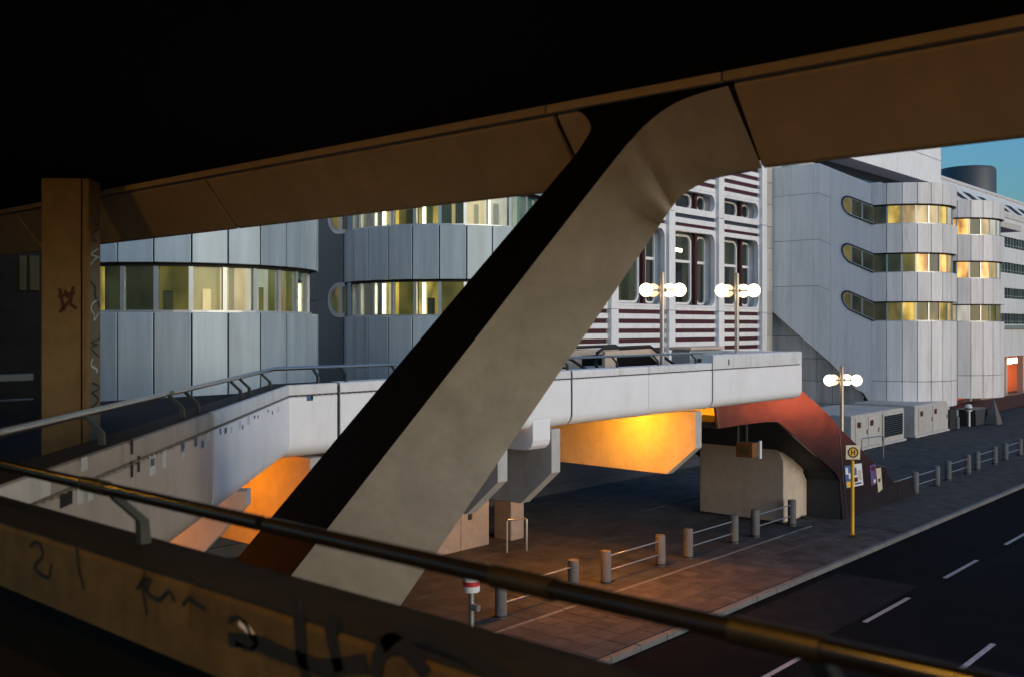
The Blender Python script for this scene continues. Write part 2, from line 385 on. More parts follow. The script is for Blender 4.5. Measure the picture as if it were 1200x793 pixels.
# handrail
RZ = -.70; ro = -.27
def rail(points, r=.030, m='steel'): MB().tube([(x, y, E(RZ)) for x, y in points], r, 12).build('handrail', M[m], fb, smooth=True)
def off_path(pts): return [offs(pts, i, ro) for i in range(len(pts))]
full_r = [offs(full, i, ro) for i in range(4)]
pa = P(224); pb = P(232)
A0 = offs([K1, pa], 1, ro); B0 = offs([pb, K2], 0, ro)
rail([full_r[0], (full_r[1][0], 3.0)], .028, 'rail')
rail([(full_r[1][0], 3.04), (full_r[1][0], full_r[1][1] - .4)], .028, 'rail'); rail([(full_r[1][0], full_r[1][1] - .39), full_r[1], A0], .028); rail([B0, full_r[2], (P(835)[0], VB + .27)], .028)
def rail_bracket(p, d):       # p on outer line, d path direction
    nx, ny = d[1], -d[0]
    q = lambda o, z: Vector((p[0] + nx*o, p[1] + ny*o, E(z)))
    secs = []
    for o, z, t in ((-.27, -.705, .02), (-.24, -.745, .022), (-.13, -.85, .022), (-.12, -.97, .024)):
        a = Vector((d[0], d[1], 0)) * .022; b = Vector((nx, ny, 0)) * t
        c = q(o, z); secs.append([c - a - b, c + a - b, c + a + b, c - a + b])
    MB().loft(secs).build('rail_bracket', M['bracketp'], fb)
d45 = nrm((1, 1))
for px in (-10, 138, 228, 245, 293, 303, 326): rail_bracket(P(px), d45)
for px in (378, 411, 470, 540, 612, 670, 728, 776, 820): rail_bracket(P(px), (1, 0))
for v in (4.15, .95, -2.3): rail_bracket((2.34, v), (0, 1))
for v in (1.80, 1.045, 4.3, 0.3): MB().tube([(2.07, v - .11, E(RZ)), (2.07, v + .11, E(RZ))], .033, 12).build('rail_sleeve', M['sleeve'], fb, smooth=True)
# support brackets beneath the deck (white end, sloping foot) and their columns
def support(U, v1=21.3, w=.15):
    pr = [(U - w, 13.9, E(-2.24)), (U - w, 13.9, E(-3.2)), (U - w, 14.8, E(-3.97)), (U - w, v1, E(-3.97)), (U - w, v1, E(-2.24))]
    MB().prism(pr, (2*w, 0, 0)).build('support_beam', M['conc'], fb, bevel=.015)
for U in (10.6, 15.35, 17.1, 23.1): support(U)
MB().prism([(27.0, v, E(z)) for v, z in ((14.7, -2.24), (14.7, -2.8), (19, -2.8), (19, -2.24))], (.3, 0, 0)).build('cross_beam', M['conc'], fb)
for U in (10.6, 17.1, 23.1):
    MB().box(U - .42, U + .18, 20.2, 20.9, 0, E(-3.97)).build('support_column', M['conc_dim'], fb, bevel=.02)
# bearing block at the joint between the two spans
MB().prism([(16.2, v, E(z)) for v, z in ((13.795, -2.0), (13.795, -2.42), (13.83, -2.54), (13.92, -2.62), (14.05, -2.65), (14.7, -2.65), (14.7, -2.0))], (.58, 0, 0)).build('bearing_block', M['white'], fb, bevel=.02)
# bracket on the diagonal stretch
bx = P(300); dn = (-1/math.sqrt(2), 1/math.sqrt(2)); dt = d45
def q45(a, z, s): return Vector((bx[0] + dn[0]*a + dt[0]*s, bx[1] + dn[1]*a + dt[1]*s, E(z)))
MB().prism([q45(.1, -2.24, -.15), q45(.1, -2.45, -.15), q45(1.5, -3.97, -.15), q45(5, -3.97, -.15), q45(5, -2.24, -.15)], (dt[0]*.3, dt[1]*.3, 0)).build('support_beam', M['conc'], fb, bevel=.015)
# stickers and paste marks on the panels
def sticker(px, py, w, h, m, name='sticker'):
    if px < 338: w *= 2.2
    p = P(px); s = (px - HX)/F; Y = p[0] / (FW[0] + RT[0]*s); z = EYE - (py - HY)/F*Y
    d = d45 if px < 338 else (1, 0); nx, ny = d[1], -d[0]
    a = Vector((p[0] + nx*.004, p[1] + ny*.004, z)); du = Vector((d[0], d[1], 0)) * w * .5; dz = Vector((0, 0, h * .5))
    MB().prism([a - du - dz, a + du - dz, a + du + dz, a - du + dz], (nx*.002, ny*.002, 0)).build(name, m, fb)
for px, py, w, h, m in ((98,543,.06,.10,'paper'),(178,544,.08,.19,'paper'),(178,541,.06,.07,'blue'),(192,537,.06,.17,'paper'),(214,522,.05,.12,'blue'),(214,531,.05,.09,'paper'),
    (229,517,.05,.10,'blue'),(237,520,.05,.08,'blue'),(243,511,.04,.08,'paper'),(258,505,.03,.07,'blue'),(264,504,.05,.07,'blue'),(271,503,.03,.09,'paper'),(281,497,.05,.1,'paper'),(284,500,.03,.05,'blue'),
    (291,492,.05,.12,'paper'),(298,488,.04,.04,'blue'),(302,488,.03,.04,'blue'),(314,481,.03,.04,'blue'),(319,483,.03,.06,'blue'),(326,479,.05,.09,'paper'),(363,466,.13,.09,'blue'),(366,465,.06,.05,'paper'),
    (77,584,.10,.10,'ink'),(93,577,.05,.16,'paper'),(105,576,.05,.13,'paper'),(250,578,.0,.0,'ink')):
    if w: sticker(px, py, w, h, M[m])
for px, py in ((154, 522), (154, 549), (162, 543)): sticker(px, py, .03, .14, M['ink'], 'graffiti')
sticker(854, 424, .06, .16, M['red'], 'graffiti')
# graffiti on the inner panel beside the camera: brush strokes
def smooth2(p, n=5):
    out = []
    for i in range(len(p) - 1):
        p0, p1, p2, p3 = p[max(0, i-1)], p[i], p[i+1], p[min(len(p)-1, i+2)]
        for k in range(n):
            t = k / n; out.append(tuple(.5*((2*b) + (c_-a)*t + (2*a-5*b+4*c_-d)*t*t + (3*b-a-3*c_+d)*t**3) for a, b, c_, d in zip(p0, p1, p2, p3)))
    return out + [p[-1]]
def stroke(pts, wd, parent, m, U=1.995):
    pts = smooth2(pts); n = len(pts); mb = MB()
    L_, R_ = [], []
    for i in range(n):
        (y0, z0), (y1, z1) = pts[max(0, i-1)], pts[min(n-1, i+1)]
        dy, dz = y1-y0, z1-z0; l = math.hypot(dy, dz) or 1; k = wd*.5*(.95 + .08*math.sin(i*.7 + n))
        L_.append((U, pts[i][0] - dz/l*k, E(pts[i][1] + dy/l*k))); R_.append((U, pts[i][0] + dz/l*k, E(pts[i][1] - dy/l*k)))
    q = lambda v: Vector(v) + Vector((-.002, 0, 0))
    mb.loft([[L_[i], R_[i], q(R_[i]), q(L_[i])] for i in range(n)]).build('graffiti', m, parent)
def gp(px, py): p = onU(px, py, 1.995); return (p.y, p.z - EYE)
for ln, wd in (([(345,700),(352,740),(354,772),(362,800)], .06), ([(268,748),(300,752),(338,768),(352,770)], .055), ([(352,772),(380,782),(400,780),(430,776)], .06), ([(392,716),(388,742),(398,786)], .055),
               ([(440,792),(446,764),(462,752),(480,764),(500,790)], .06), ([(448,756),(476,738),(520,752),(560,775),(600,800)], .05)):
    stroke([gp(*p) for p in ln], wd, fb, M['ink'])
for ln in ([(268,728),(276,722),(288,730),(294,742),(302,752),(292,760),(276,752)], [(160,690),(168,680),(176,678),(172,692),(186,702),(198,692),(204,704)], [(35,640),(44,634),(50,650),(40,664),(56,676),(60,660)],
           [(170,668),(168,690),(172,720)], [(214,708),(222,700),(230,706),(240,712)], [(90,640),(92,662),(98,690)]):
    stroke([gp(*p) for p in ln], .016, fb, M['ink'])
for ln in ([(280,728),(290,736),(300,750)],): stroke([gp(*p) for p in ln], .03, fb, M['white_dirty'])
# ------------------------------------------------------------------ covered walkway roof, beam, strut, column
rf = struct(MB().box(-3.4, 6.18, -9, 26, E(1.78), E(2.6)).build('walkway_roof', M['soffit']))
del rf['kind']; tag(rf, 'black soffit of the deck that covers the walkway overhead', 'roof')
bm_ = thing('roof_edge_beam', 'brown sloping edge beam along the overhead deck with a thin trim strip', 'beam', (6.5, 5, E(1.2)))
jv = [-9, -1.7, 3.54]
fprof = [(6.31, 1.70), (6.72, 1.19), (6.76, 1.17), (7.05, 1.34), (7.05, 2.5), (6.31, 2.5)]
def fas(v0, v1): MB().loft([[Vector((u, v, E(z))) for u, z in fprof] for v in (v0, v1)]).build('fascia_panel', M['fascia'], bm_, bevel=.012)
for a, b in ((-9, -1.7), (-1.7, 3.54), (4.68, 5.14), (5.14, 10.39), (10.39, 15.64), (15.64, 24)): fas(a + .025, b - .025)
for a, b in ((-9, -1.7), (-1.7, 3.54), (3.54, 5.14), (5.14, 10.39), (10.39, 15.64), (15.64, 24)):
    MB().box(6.19, 6.25, a + .012, b - .012, E(1.715), E(1.79)).build('trim_strip', M['fascia'], bm_)
MB().box(6.26, 7.0, -9, 24, E(1.76), E(2.5)).build('beam_core', M['bronze'], bm_)
MB().loft([[Vector((u, v, E(z))) for u, z in ((6.37, 1.66), (6.76, 1.23), (6.98, 1.40), (6.98, 2.5), (6.37, 2.5))] for v in (-9, 24)]).build('joint_core', M['black'], bm_)
st = thing('diagonal_strut', 'big slanting concrete strut carrying the overhead deck across the middle of the view', 'strut', (7, 13, 0))
def line3(pts_bottom_to_top): return pts_bottom_to_top
Mp = [(348,665),(451,533),(554,401),(633,299),(683,235),(701,212),(720,188),(741,162),(764,140),(790,122),(820,110),(853,101)]
Rp = [(474,702),(577,551),(681,399),(727,332),(767,273),(775,261),(781,252),(787,243),(799,230),(819,217),(846,206),(893,197)]
Lp = [(281,650),(385,525),(490,400),(576,298),(647,214),(674,182),(684,167),(691,155),(692,147),(687,138),(677,130),(660,126)]
NM = len(Mp)
def uM(i): return 6.30
def uR(i): return 7.0 - .28 * min(1, i / 6)
def uL(i): return 6.75 - .46 * min(1, i / 6)
Mv = [onU(*Mp[i], uM(i)) for i in range(NM)]; Rv = [onU(*Rp[i], uR(i)) for i in range(NM)]; Lv = [onU(*Lp[i], uL(i)) for i in range(NM)]
def ext(v): d = (v[0] - v[1]); k = (v[0].z + .05) / -d.z; return v[0] + d * k
Mv.insert(0, ext(Mv)); Rv.insert(0, ext(Rv)); Lv.insert(0, ext(Lv))
def cr(v):            # Catmull-Rom refine
    out = []
    for i in range(len(v) - 1):
        p0, p1, p2, p3 = v[max(0, i-1)], v[i], v[i+1], v[min(len(v)-1, i+2)]
        for t in (0, .25, .5, .75):
            out.append(.5 * ((2*p1) + (p2-p0)*t + (2*p0-5*p1+4*p2-p3)*t*t + (3*p1-p0-3*p2+p3)*t**3))
    return out + [v[-1]]
Mv, Rv, Lv = cr(Mv), cr(Rv), cr(Lv)
face = MB(); NS = 6
gridv = []
ic = 4 * 8
for i_, (m_, r_) in enumerate(zip(Mv, Rv)): gridv.append([m_.lerp(r_, k / NS) + Vector((.9, .4, 0)) * (.05 * math.exp(-((i_ - ic) / 1.6) ** 2) * (1 if 0 < k < NS else .3)) for k in range(NS + 1)] + [r_ + Vector((.42, .34, .05)), m_ + Vector((.75, .45, 0.05))])
face.loft(gridv, True, True).build('concrete_face', M['strut'], st, smooth=True)
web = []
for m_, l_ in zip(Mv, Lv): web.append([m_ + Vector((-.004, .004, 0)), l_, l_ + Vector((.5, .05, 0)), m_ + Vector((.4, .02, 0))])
MB().loft(web).build('shaded_web', M['bronze'], st)  # shade on this side of the strut is put into the near-black colour
col = thing('concrete_column', 'square concrete column with red and white scrawls standing on the left walkway', 'column', (5.36, 12, E(DECK)))
cA = at(104, 400, 12); cl_, cd_ = Vector((-1, 1, 0)) / math.sqrt(2), Vector((1, 1, 0)) / math.sqrt(2)
c0_ = Vector((cA.x, cA.y, E(DECK))); hh = (0, 0, 1.79 - DECK)
MB().prism([c0_, c0_ + cl_*.56, c0_ + cl_*.56 + cd_*.41, c0_ + cd_*.41], hh).build('shaft', M['column'], col, bevel=.015)
MB().prism([c0_ + cl_*.075 - cd_*.006, c0_ + cl_*.09 - cd_*.006, c0_ + cl_*.09 + cd_*.01, c0_ + cl_*.075 + cd_*.01], hh).build('joint', M['bronze'], col)
def colpt(px, py, side):
    # point on the left (side 0) or right (side 1) face of the column under a photo pixel
    n = -cd_ if side == 0 else -cl_
    d = at(px, py, 1) - Vector((0, 0, EYE)); t_ = (c0_ + n*.004 - Vector((0, 0, EYE))).dot(n) / d.dot(n)
    return Vector((0, 0, EYE)) + d * t_
for ln in ([(70,338),(75,364)], [(68,348),(88,343)], [(86,336),(82,356),(90,362)], [(70,366),(84,350)], [(76,340),(80,350)]):
    for p0, p1 in zip(ln, ln[1:]):
        a, b = colpt(*p0, 0), colpt(*p1, 0); n_ = (b - a).normalized().cross(cd_) * .02
        MB().prism([a - n_, b - n_, b + n_, a + n_], -cd_*.002).build('graffiti', M['red'], col)
for k, y in enumerate((262, 292, 330, 352, 392, 420, 448)):
    pp_ = [(random.uniform(106, 117), y + q*random.uniform(3, 6)) for q in range(6)]
    pp_ = smooth2(pp_, 4); vv = [colpt(*q, 1) for q in pp_]; mb = MB(); wd_ = random.uniform(.008, .018); sec = []
    for i in range(len(vv)):
        d_ = (vv[min(i+1, len(vv)-1)] - vv[max(0, i-1)]); n_ = d_.normalized().cross(cl_) * wd_
        sec.append([vv[i] - n_, vv[i] + n_, vv[i] + n_ - cl_*.002, vv[i] - n_ - cl_*.002])
    mb.loft(sec).build('graffiti', M['paper'] if k % 2 else M['ink'], col)

# ------------------------------------------------------------------ lamps of the walkway and beneath the bridge
def ceiling_lamp(x, y, z, label, lens, r=.11, wall=None):
    t = thing('ceiling_lamp', label, 'lamp', (x, y, z), 'round bulkhead lamps on the undersides')
    MB().lathe([(r*.9, .0), (r*1.15, -.02), (r*1.15, -.06), (r*1.02, -.07)], (x, y, z), 20).build('housing', M['galv'], t, smooth=True)
    MB().lathe([(r, -.066), (r*.94, -.10), (r*.7, -.14), (r*.35, -.16), (.004, -.165)], (x, y, z), 20).build('lens', lens, t, smooth=True)
    return t
ceiling_lamp(21.9, 15.6, E(DECK - .45), 'round amber lamp under the bridge between the white ended beams', M['sodium'])
ceiling_lamp(25.6, 16.3, E(DECK - .45), 'round amber lamp under the bridge near the stair', M['sodium'], .10)
ceiling_lamp(19.6, 14.8, E(DECK - .45), 'round amber lamp under the bridge right of the bearing block', M['sodium'], .16)
ceiling_lamp(9.0, 15.6, E(DECK - .45), 'round amber lamp under the bridge behind the slanting strut', M['sodium_low'], .10)
ceiling_lamp(bx[0] + dn[0]*2.6 - dt[0]*1.3, bx[1] + dn[1]*2.6 - dt[1]*1.3, E(DECK - .45), 'round amber lamp under the bent stretch of the bridge', M['sodium_low'], .10)
ceiling_lamp(-.4, 1.7, E(1.78), 'round yellow ceiling lamp over the walkway by the parapet', M['sodium_in'], .12)
ceiling_lamp(.6, 9.5, E(1.78), 'round yellow ceiling lamp over the walkway near the column', M['sodium_in'], .06)

# ------------------------------------------------------------------ round stair towers
FLOOR, WH, SILL = 3.04, 1.12, .42
def ring_panel(mb, c, r, a0, a1, z0, z1, th=.07):
    pts = []
    for rr, a in ((r, a0), (r, a1), (r - th, a1), (r - th, a0)): pts.append((c[0] + rr*math.cos(a), c[1] + rr*math.sin(a), z0))
    mb.prism(pts, (0, 0, z1 - z0)); return mb
def tower(name, label, c, r, np_, tops, pm, colours, slope, vback, bottom, lower_joint=None, near=True, side=True, group=None, extra=0, ph=0.0, side_u=None, side_v=None, vtip=1.35, sm=None):
    t = thing(name, label, 'tower', (c[0], c[1], 0), group)
    da = math.pi / np_; AN = lambda i: math.pi + (i + ph) * da; first = -extra; NA = np_ + extra; arc = lambda n: [AN(first) + (AN(np_) - AN(first)) * j / n for j in range(n + 1)]; lv = range(len(colours))
    zs = [E(SILL + FLOOR * k) for k in lv]                          # window sills
    bands = []
    zb = E(bottom)
    for k in lv:
        z1 = zs[k] - .06
        if k == 0 and lower_joint is not None: bands += [(zb, E(lower_joint) - .012), (E(lower_joint) + .012, z1)]
        else: bands.append((zb, z1))
        zb = zs[k] + WH + .05
    bands.append((zb, E(tops)))
    for k in range(len(bands)):
        z0, z1 = bands[k]
        for i in range(first, np_):
            a = AN(i)
            ring_panel(MB(), c, r, a + .0045, a + da - .0045, z0, z1).build('cladding_panel', pm, t, bevel=.018, seg=2)
    # core behind the joints
    core = MB()
    for k in range(len(bands)):
        z0, z1 = bands[k]
        core.prism([(c[0] + (r-.08)*math.cos(a), c[1] + (r-.08)*math.sin(a), z0 + .02) for a in arc(28)], (0, 0, z1 - z0 - .04))
    core.build('backing', M['black'], t)
    rw = r - .30
    for k in lv:
        z0, z1 = zs[k], zs[k] + WH
        MB().loft([[Vector((c[0] + rr*math.cos(a), c[1] + rr*math.sin(a), z)) for rr, z in ((rw + .10, z0 - .06), (rw + .10, z0), (rw - .1, z0), (rw - .1, z0 - .06))] for a in arc(2*NA)]).build('sill', M['frame'], t)
        MB().loft([[Vector((c[0] + rr*math.cos(a), c[1] + rr*math.sin(a), z)) for rr, z in ((rw + .04, z1 - .03), (rw + .04, z1 + .06), (rw - .1, z1 + .06), (rw - .1, z1 - .03))] for a in arc(2*NA)]).build('head_rail', M['black'], t)
        for i in range(first, np_ + 1):
            a = AN(i); hw = (.055 if near else .05) / rw
            ring_panel(MB(), c, rw + .05, a - hw, a + hw, z0, z1 - .03, .12).build('mullion', M['frame'], t)
        for i in range(first, np_):
            a = AN(i); hw = .05 / rw; cc = colours[k][i - first] if i - first < len(colours[k]) else colours[k][-1]
            wn = ring_panel(MB(), c, rw, a + hw, a + da - hw, z0, z1 - .03, .02).build('window', M['glass'] if near else LIT[cc], t)
            if near:
                ri = rw - .35
                ring_panel(MB(), c, ri, a + hw*.1, a + da - hw*.1, z0 - .05, z1, .02).build('room', LIT[cc], wn)
                if random.random() < .75:
                    t0 = random.uniform(.05, .6); t1 = t0 + random.uniform(.15, .35); zt = z1 if random.random() < .6 else z0 + WH*random.uniform(.35, .7)
                    ring_panel(MB(), c, ri + .1, a + da*t0, a + da*t1, z0 - .02, zt, .02).build('partition', LIT[random.choice((0, 0, 1, 3))], wn)
        if near:
            tb = [i for i in range(len(colours[k])) if colours[k][i] == 2]
            for i in tb:
                a = AN(first + i + .3); x, y = c[0] + (rw-.2)*math.cos(a), c[1] + (rw-.2)*math.sin(a)
                MB().tube([(x, y, z0 + .03), (x, y, z1 - .06)], .055, 8).build('strip_light', M['tube'], t)
    if side:
        U = side_u or c[0] - r; V0 = side_v or c[1]
        def h(v): return slope * max(0, min(v - V0, 3.5))
        vc, rr = V0 + vtip, WH/2 + .05; cols = [V0 + vtip + 1.35, V0 + vtip + 2.55, V0 + vtip + 4.1, vback]
        cols = [v for v in cols if v <= vback + .01]
        def pt(v, z): return Vector((U, v, z + h(v)))
        tip = vc + rr
        for k in range(len(colours) + 1):
            lo = None if k == 0 else zs[k-1] + WH/2; hi = None if k == len(colours) else zs[k] + WH/2
            poly = []
            if lo is None:
                if slope: poly += [pt(cols[0], 0) + Vector((0, 0, E(-3.9) + .82*(cols[0] - 25.8 + (25 - V0)) - h(cols[0]))), Vector((U, V0 + 1.0, E(-3.95))), Vector((U, V0 + .5, E(-4.2))), Vector((U, V0 + .001, E(bottom)))]
                else: poly += [Vector((U, cols[0], E(bottom))), Vector((U, V0, E(bottom)))]
            else:
                poly += [pt(cols[0], lo), pt(tip, lo)] + [pt(vc + rr*math.cos(R(a)), lo + rr*math.sin(R(a))) for a in (20, 40, 60, 80, 90)] + [pt(V0, lo + rr)]
            if hi is None: poly += [pt(V0, E(tops)), pt(cols[0], E(tops))]
            else: poly += [pt(V0, hi - rr)] + [pt(vc + rr*math.cos(R(a)), hi - rr*math.sin(R(a))) for a in (90, 80, 60, 40, 20)] + [pt(tip, hi), pt(cols[0], hi)]
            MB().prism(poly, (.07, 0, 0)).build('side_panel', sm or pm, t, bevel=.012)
            for v0, v1 in zip(cols, cols[1:]):
                ex = 3 if v0 < V0 + 3.5 < v1 else 1
                vsamp = [v0 + .012] + ([V0 + 3.5] if ex == 3 else []) + [v1 - .004]
                if lo is None:
                    bot = [Vector((U, v, (E(-3.9) + .82*(v - 25.8 + (25 - V0))) if slope else E(bottom))) for v in vsamp]
                else: bot = [pt(v, lo + .012) for v in vsamp]
                top_ = [pt(v, E(tops) if hi is None else hi - .012) for v in vsamp]
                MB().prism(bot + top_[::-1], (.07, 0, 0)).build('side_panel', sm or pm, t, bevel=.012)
        # backing wall and the pill-ended stair windows
        MB().prism([Vector((U + .09, V0 + .02, E(bottom + .1)))] + ([Vector((U + .09, V0 + 1.1, E(-3.8))), Vector((U + .09, vback, E(-3.85) + .82*(vback - 25.8 + (25 - V0))))] if slope else [Vector((U + .09, vback, E(bottom + .1)))]) + [ Vector((U + .09, vback, E(tops) + h(vback) - .05)), Vector((U + .09, V0 + 3.5, E(tops) + h(vback) - .05)), Vector((U + .09, V0 + .02, E(tops) - .05))], (.1, 0, 0)).build('backing', M['teal'], t)
        for k in lv:
            mid = zs[k] + WH/2
            loop = lambda q: [pt(V0 - .1, mid - q)] + [pt(vc + q*math.cos(R(a)), mid + q*math.sin(R(a))) for a in range(-90, 91, 15)] + [pt(V0 - .1, mid + q)]
            def rim(q0, q1, x0, x1):
                return MB().loft([[o + Vector((x0, 0, 0)), i + Vector((x0, 0, 0)), i + Vector((x1, 0, 0)), o + Vector((x1, 0, 0))] for o, i in zip(loop(q0), loop(q1))])
            fo = rim(rr + .02, rr - .07, -.03, .085).build('window_frame', M['black'] if not near else M['frame'], t)
            rim(rr - .07, rr - .13, -.01, .085).build('inner_frame', M['frame'], fo)
            zq = rr - .13
            def pane(v0, v1, m):
                MB().prism([pt(v0, mid - zq), pt(v1, mid - zq), pt(v1, mid + zq), pt(v0, mid + zq)], (.02, 0, 0)) if False else None
                q = [pt(v0, mid - zq), pt(v1, mid - zq), pt(v1, mid + zq), pt(v0, mid + zq)]
                MB().prism([p + Vector((.05, 0, 0)) for p in q], (.02, 0, 0)).build('window', m, fo)
            va, vb_, vc_ = V0 - .1, V0 + vtip*.45, vc - .04
            pane(va, vb_, LIT[0]); pane(vb_, vc_, LIT[0] if not near else LIT[1])
            MB().prism([p + Vector((.05, 0, 0)) for p in [pt(vc_, mid - zq)] + [pt(vc + zq*math.cos(R(a)), mid + zq*math.sin(R(a))) for a in range(-90, 91, 15)] + [pt(vc_, mid + zq)]], (.02, 0, 0)).build('window', LIT[1], fo)
            for v in (vb_, vc_):
                MB().prism([pt(v - .045, mid - zq), pt(v + .045, mid - zq), pt(v + .045, mid + zq), pt(v - .045, mid + zq)], (.045, 0, 0)).build('mullion', M['frame'], fo)
    return t
# colours are indices of LIT along the ring from the street-left side to the right
tower('round_tower', 'nearest round aluminium tower on the left, behind the concrete column', (14.97, 25.71), 3.72, 13, 4.6, M['alu'],
      [[0,2,0,0,1,1,3,4,1,1,1,0,0,0]], 0, 31.9, -2.3, None, True, False, extra=1, ph=.5)
tower('round_tower', 'aluminium tower with yellow lit window bands half hidden by the slanting strut', (26.1, 26.4), 3.8, 13, 8.1, M['alu'],
      [[0,0,0,2,1,2,1,0,1,2,1,0,0,0,0,0],[0,0,0,2,1,2,0,3,4,4,1,0,0,0,0,0]], 0, 31.9, -2.3, None, True, True, extra=3, ph=-.03, side_u=23.1, side_v=28.75, vtip=.25, sm=M['alu_shaded'])
tower('round_tower', 'pale stair tower with slanting slot windows right of the striped facade', (66.1, 24.96), 3.8, 13, 9.0, M['alu2'],
      [[0,1,2,1,1,2,3,4,3,1,1,1,1],[0,0,1,5,0,5,3,4,3,1,1,1,1],[0,2,3,3,3,2,4,4,3,3,1,1,1]], .49, 31.9, -5.0, -3.4, False, True, sm=M['alu2_lit'])
tower('round_tower', 'farther round tower with orange lit windows beside the long office block', (76.6, 25.0), 3.8, 13, 8.9, M['alu2'],
      [[4,3,4,0,1,1,1,1,1,1,1,1,1],[0,0,5,0,5,3,4,4,1,1,1,1,1],[2,5,5,0,3,4,4,4,1,1,1,1,1]], .49, 31.9, -5.0, -3.4, False, True)

# ------------------------------------------------------------------ main block and striped facade
mb_ = thing('convention_hall', 'huge main hall block behind the towers with a white upper storey and dark recess', 'building', (60, 40, 0))
MB().box(-8, 72, 33.4, 60, 0, E(17)).build('wall', M['alu2'], mb_)
MB().box(72, 96, 34.6, 60, 0, E(22)).build('rear_wall', M['teal'], mb_)
MB().box(61.2, 72, 32.05, 33.3, 0, E(12)).build('pier_wall', M['stone'], mb_)
for k, (u0, u1) in enumerate(((68, 75), (75, 82), (82, 89), (89, 96))):
    MB().box(u0 + .01, u1 - .01, 31.9, 34, E(13.1), E(15.4)).build('upper_panel', M['facwhite'], mb_, bevel=.02)
    if k in (0, 3): MB().box(u0 + .01, u1 - .01, 31.9, 34, E(15.44), E(22)).build('upper_panel', M['facwhite'], mb_, bevel=.02)
for u0, u1 in ((75, 82), (82, 89)):
    MB().box(u0 + .01, u1 - .01, 31.9, 34, E(15.44), E(16.3)).build('upper_panel', M['facwhite'], mb_, bevel=.02)
MB().box(75, 94.4, 32.5, 34, E(16.3), E(22)).build('glazing', M['darkglass'], mb_)
MB().box(68, 96, 33.8, 34.4, E(9), E(13.1)).build('recess_glazing', M['darkglass'], mb_)
MB().box(62.5, 95, 30.6, 31.2, E(10.6), E(11.0)).build('roof_rail', M['frame'], mb_)
MB().box(62.5, 95, 28.8, 29.2, E(9.6), E(9.8)).build('roof_rail', M['galv'], mb_)
MB().box(62.6, 96, 25, 34, E(8.4), E(8.9)).build('terrace', M['conc'], mb_)

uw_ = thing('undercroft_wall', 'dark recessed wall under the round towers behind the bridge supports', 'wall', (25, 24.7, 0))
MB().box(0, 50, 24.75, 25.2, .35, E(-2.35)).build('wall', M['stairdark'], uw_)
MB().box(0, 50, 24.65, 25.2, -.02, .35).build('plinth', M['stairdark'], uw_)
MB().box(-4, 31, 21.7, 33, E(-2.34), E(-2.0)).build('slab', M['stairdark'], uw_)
sf = thing('striped_facade', 'white facade with dark red horizontal stripes and rounded bay windows', 'facade', (52, 32, 0))
VF = 31.9; PU = [32.7, 38.35, 44.0, 49.68, 55.35, 61.0]
for U in PU: 
    for z0, z1 in ((-6.5, .95), (.97, 6.75), (6.77, 12)): MB().box(U - .33, U + .33, VF - .25, VF + .9, E(z0), E(z1)).build('pillar', M['facwhite'], sf, bevel=.03)
def rrect(u0, u1, z0, z1, r, v, n=5):
    pts = []
    for cx_, cz_, a0 in ((u1 - r, z1 - r, 0), (u0 + r, z1 - r, 90), (u0 + r, z0 + r, 180), (u1 - r, z0 + r, 270)):
        for k in range(n + 1):
            a = R(a0 + 90*k/n); pts.append(Vector((cx_ + r*math.cos(a), v, E(cz_ + r*math.sin(a)))))
    return pts
def ringframe(u0, u1, z0, z1, r, wd, v, dep, ow=None):
    a = rrect(u0, u1, z0, z1, r, v); b = rrect(u0 + wd, u1 - wd, z0 + wd, z1 - wd, max(.02, r - wd), v)
    secs = [[o, i, i + Vector((0, dep, 0)), o + Vector((0, dep, 0))] for o, i in zip(a, b)]; secs.append(secs[0])
    return MB().loft(secs, True, False)
def surround(u0, u1, z0, z1, r, v, dep, U0, U1, Z0, Z1):
    """rectangular plate with a rounded opening"""
    a = rrect(u0, u1, z0, z1, r, v, 6); cu, cz = (u0+u1)/2, (z0+z1)/2; o = []
    n = len(a)//4
    for i, p in enumerate(a):
        q = i // n
        corner = ((U1, Z1), (U0, Z1), (U0, Z0), (U1, Z0))[q]
        o.append(Vector((corner[0], v, E(corner[1]))))
    secs = [[i_, o_, o_ + Vector((0, dep, 0)), i_ + Vector((0, dep, 0))] for i_, o_ in zip(a, o)]; secs.append(secs[0])
    return MB().loft(secs, True, False)
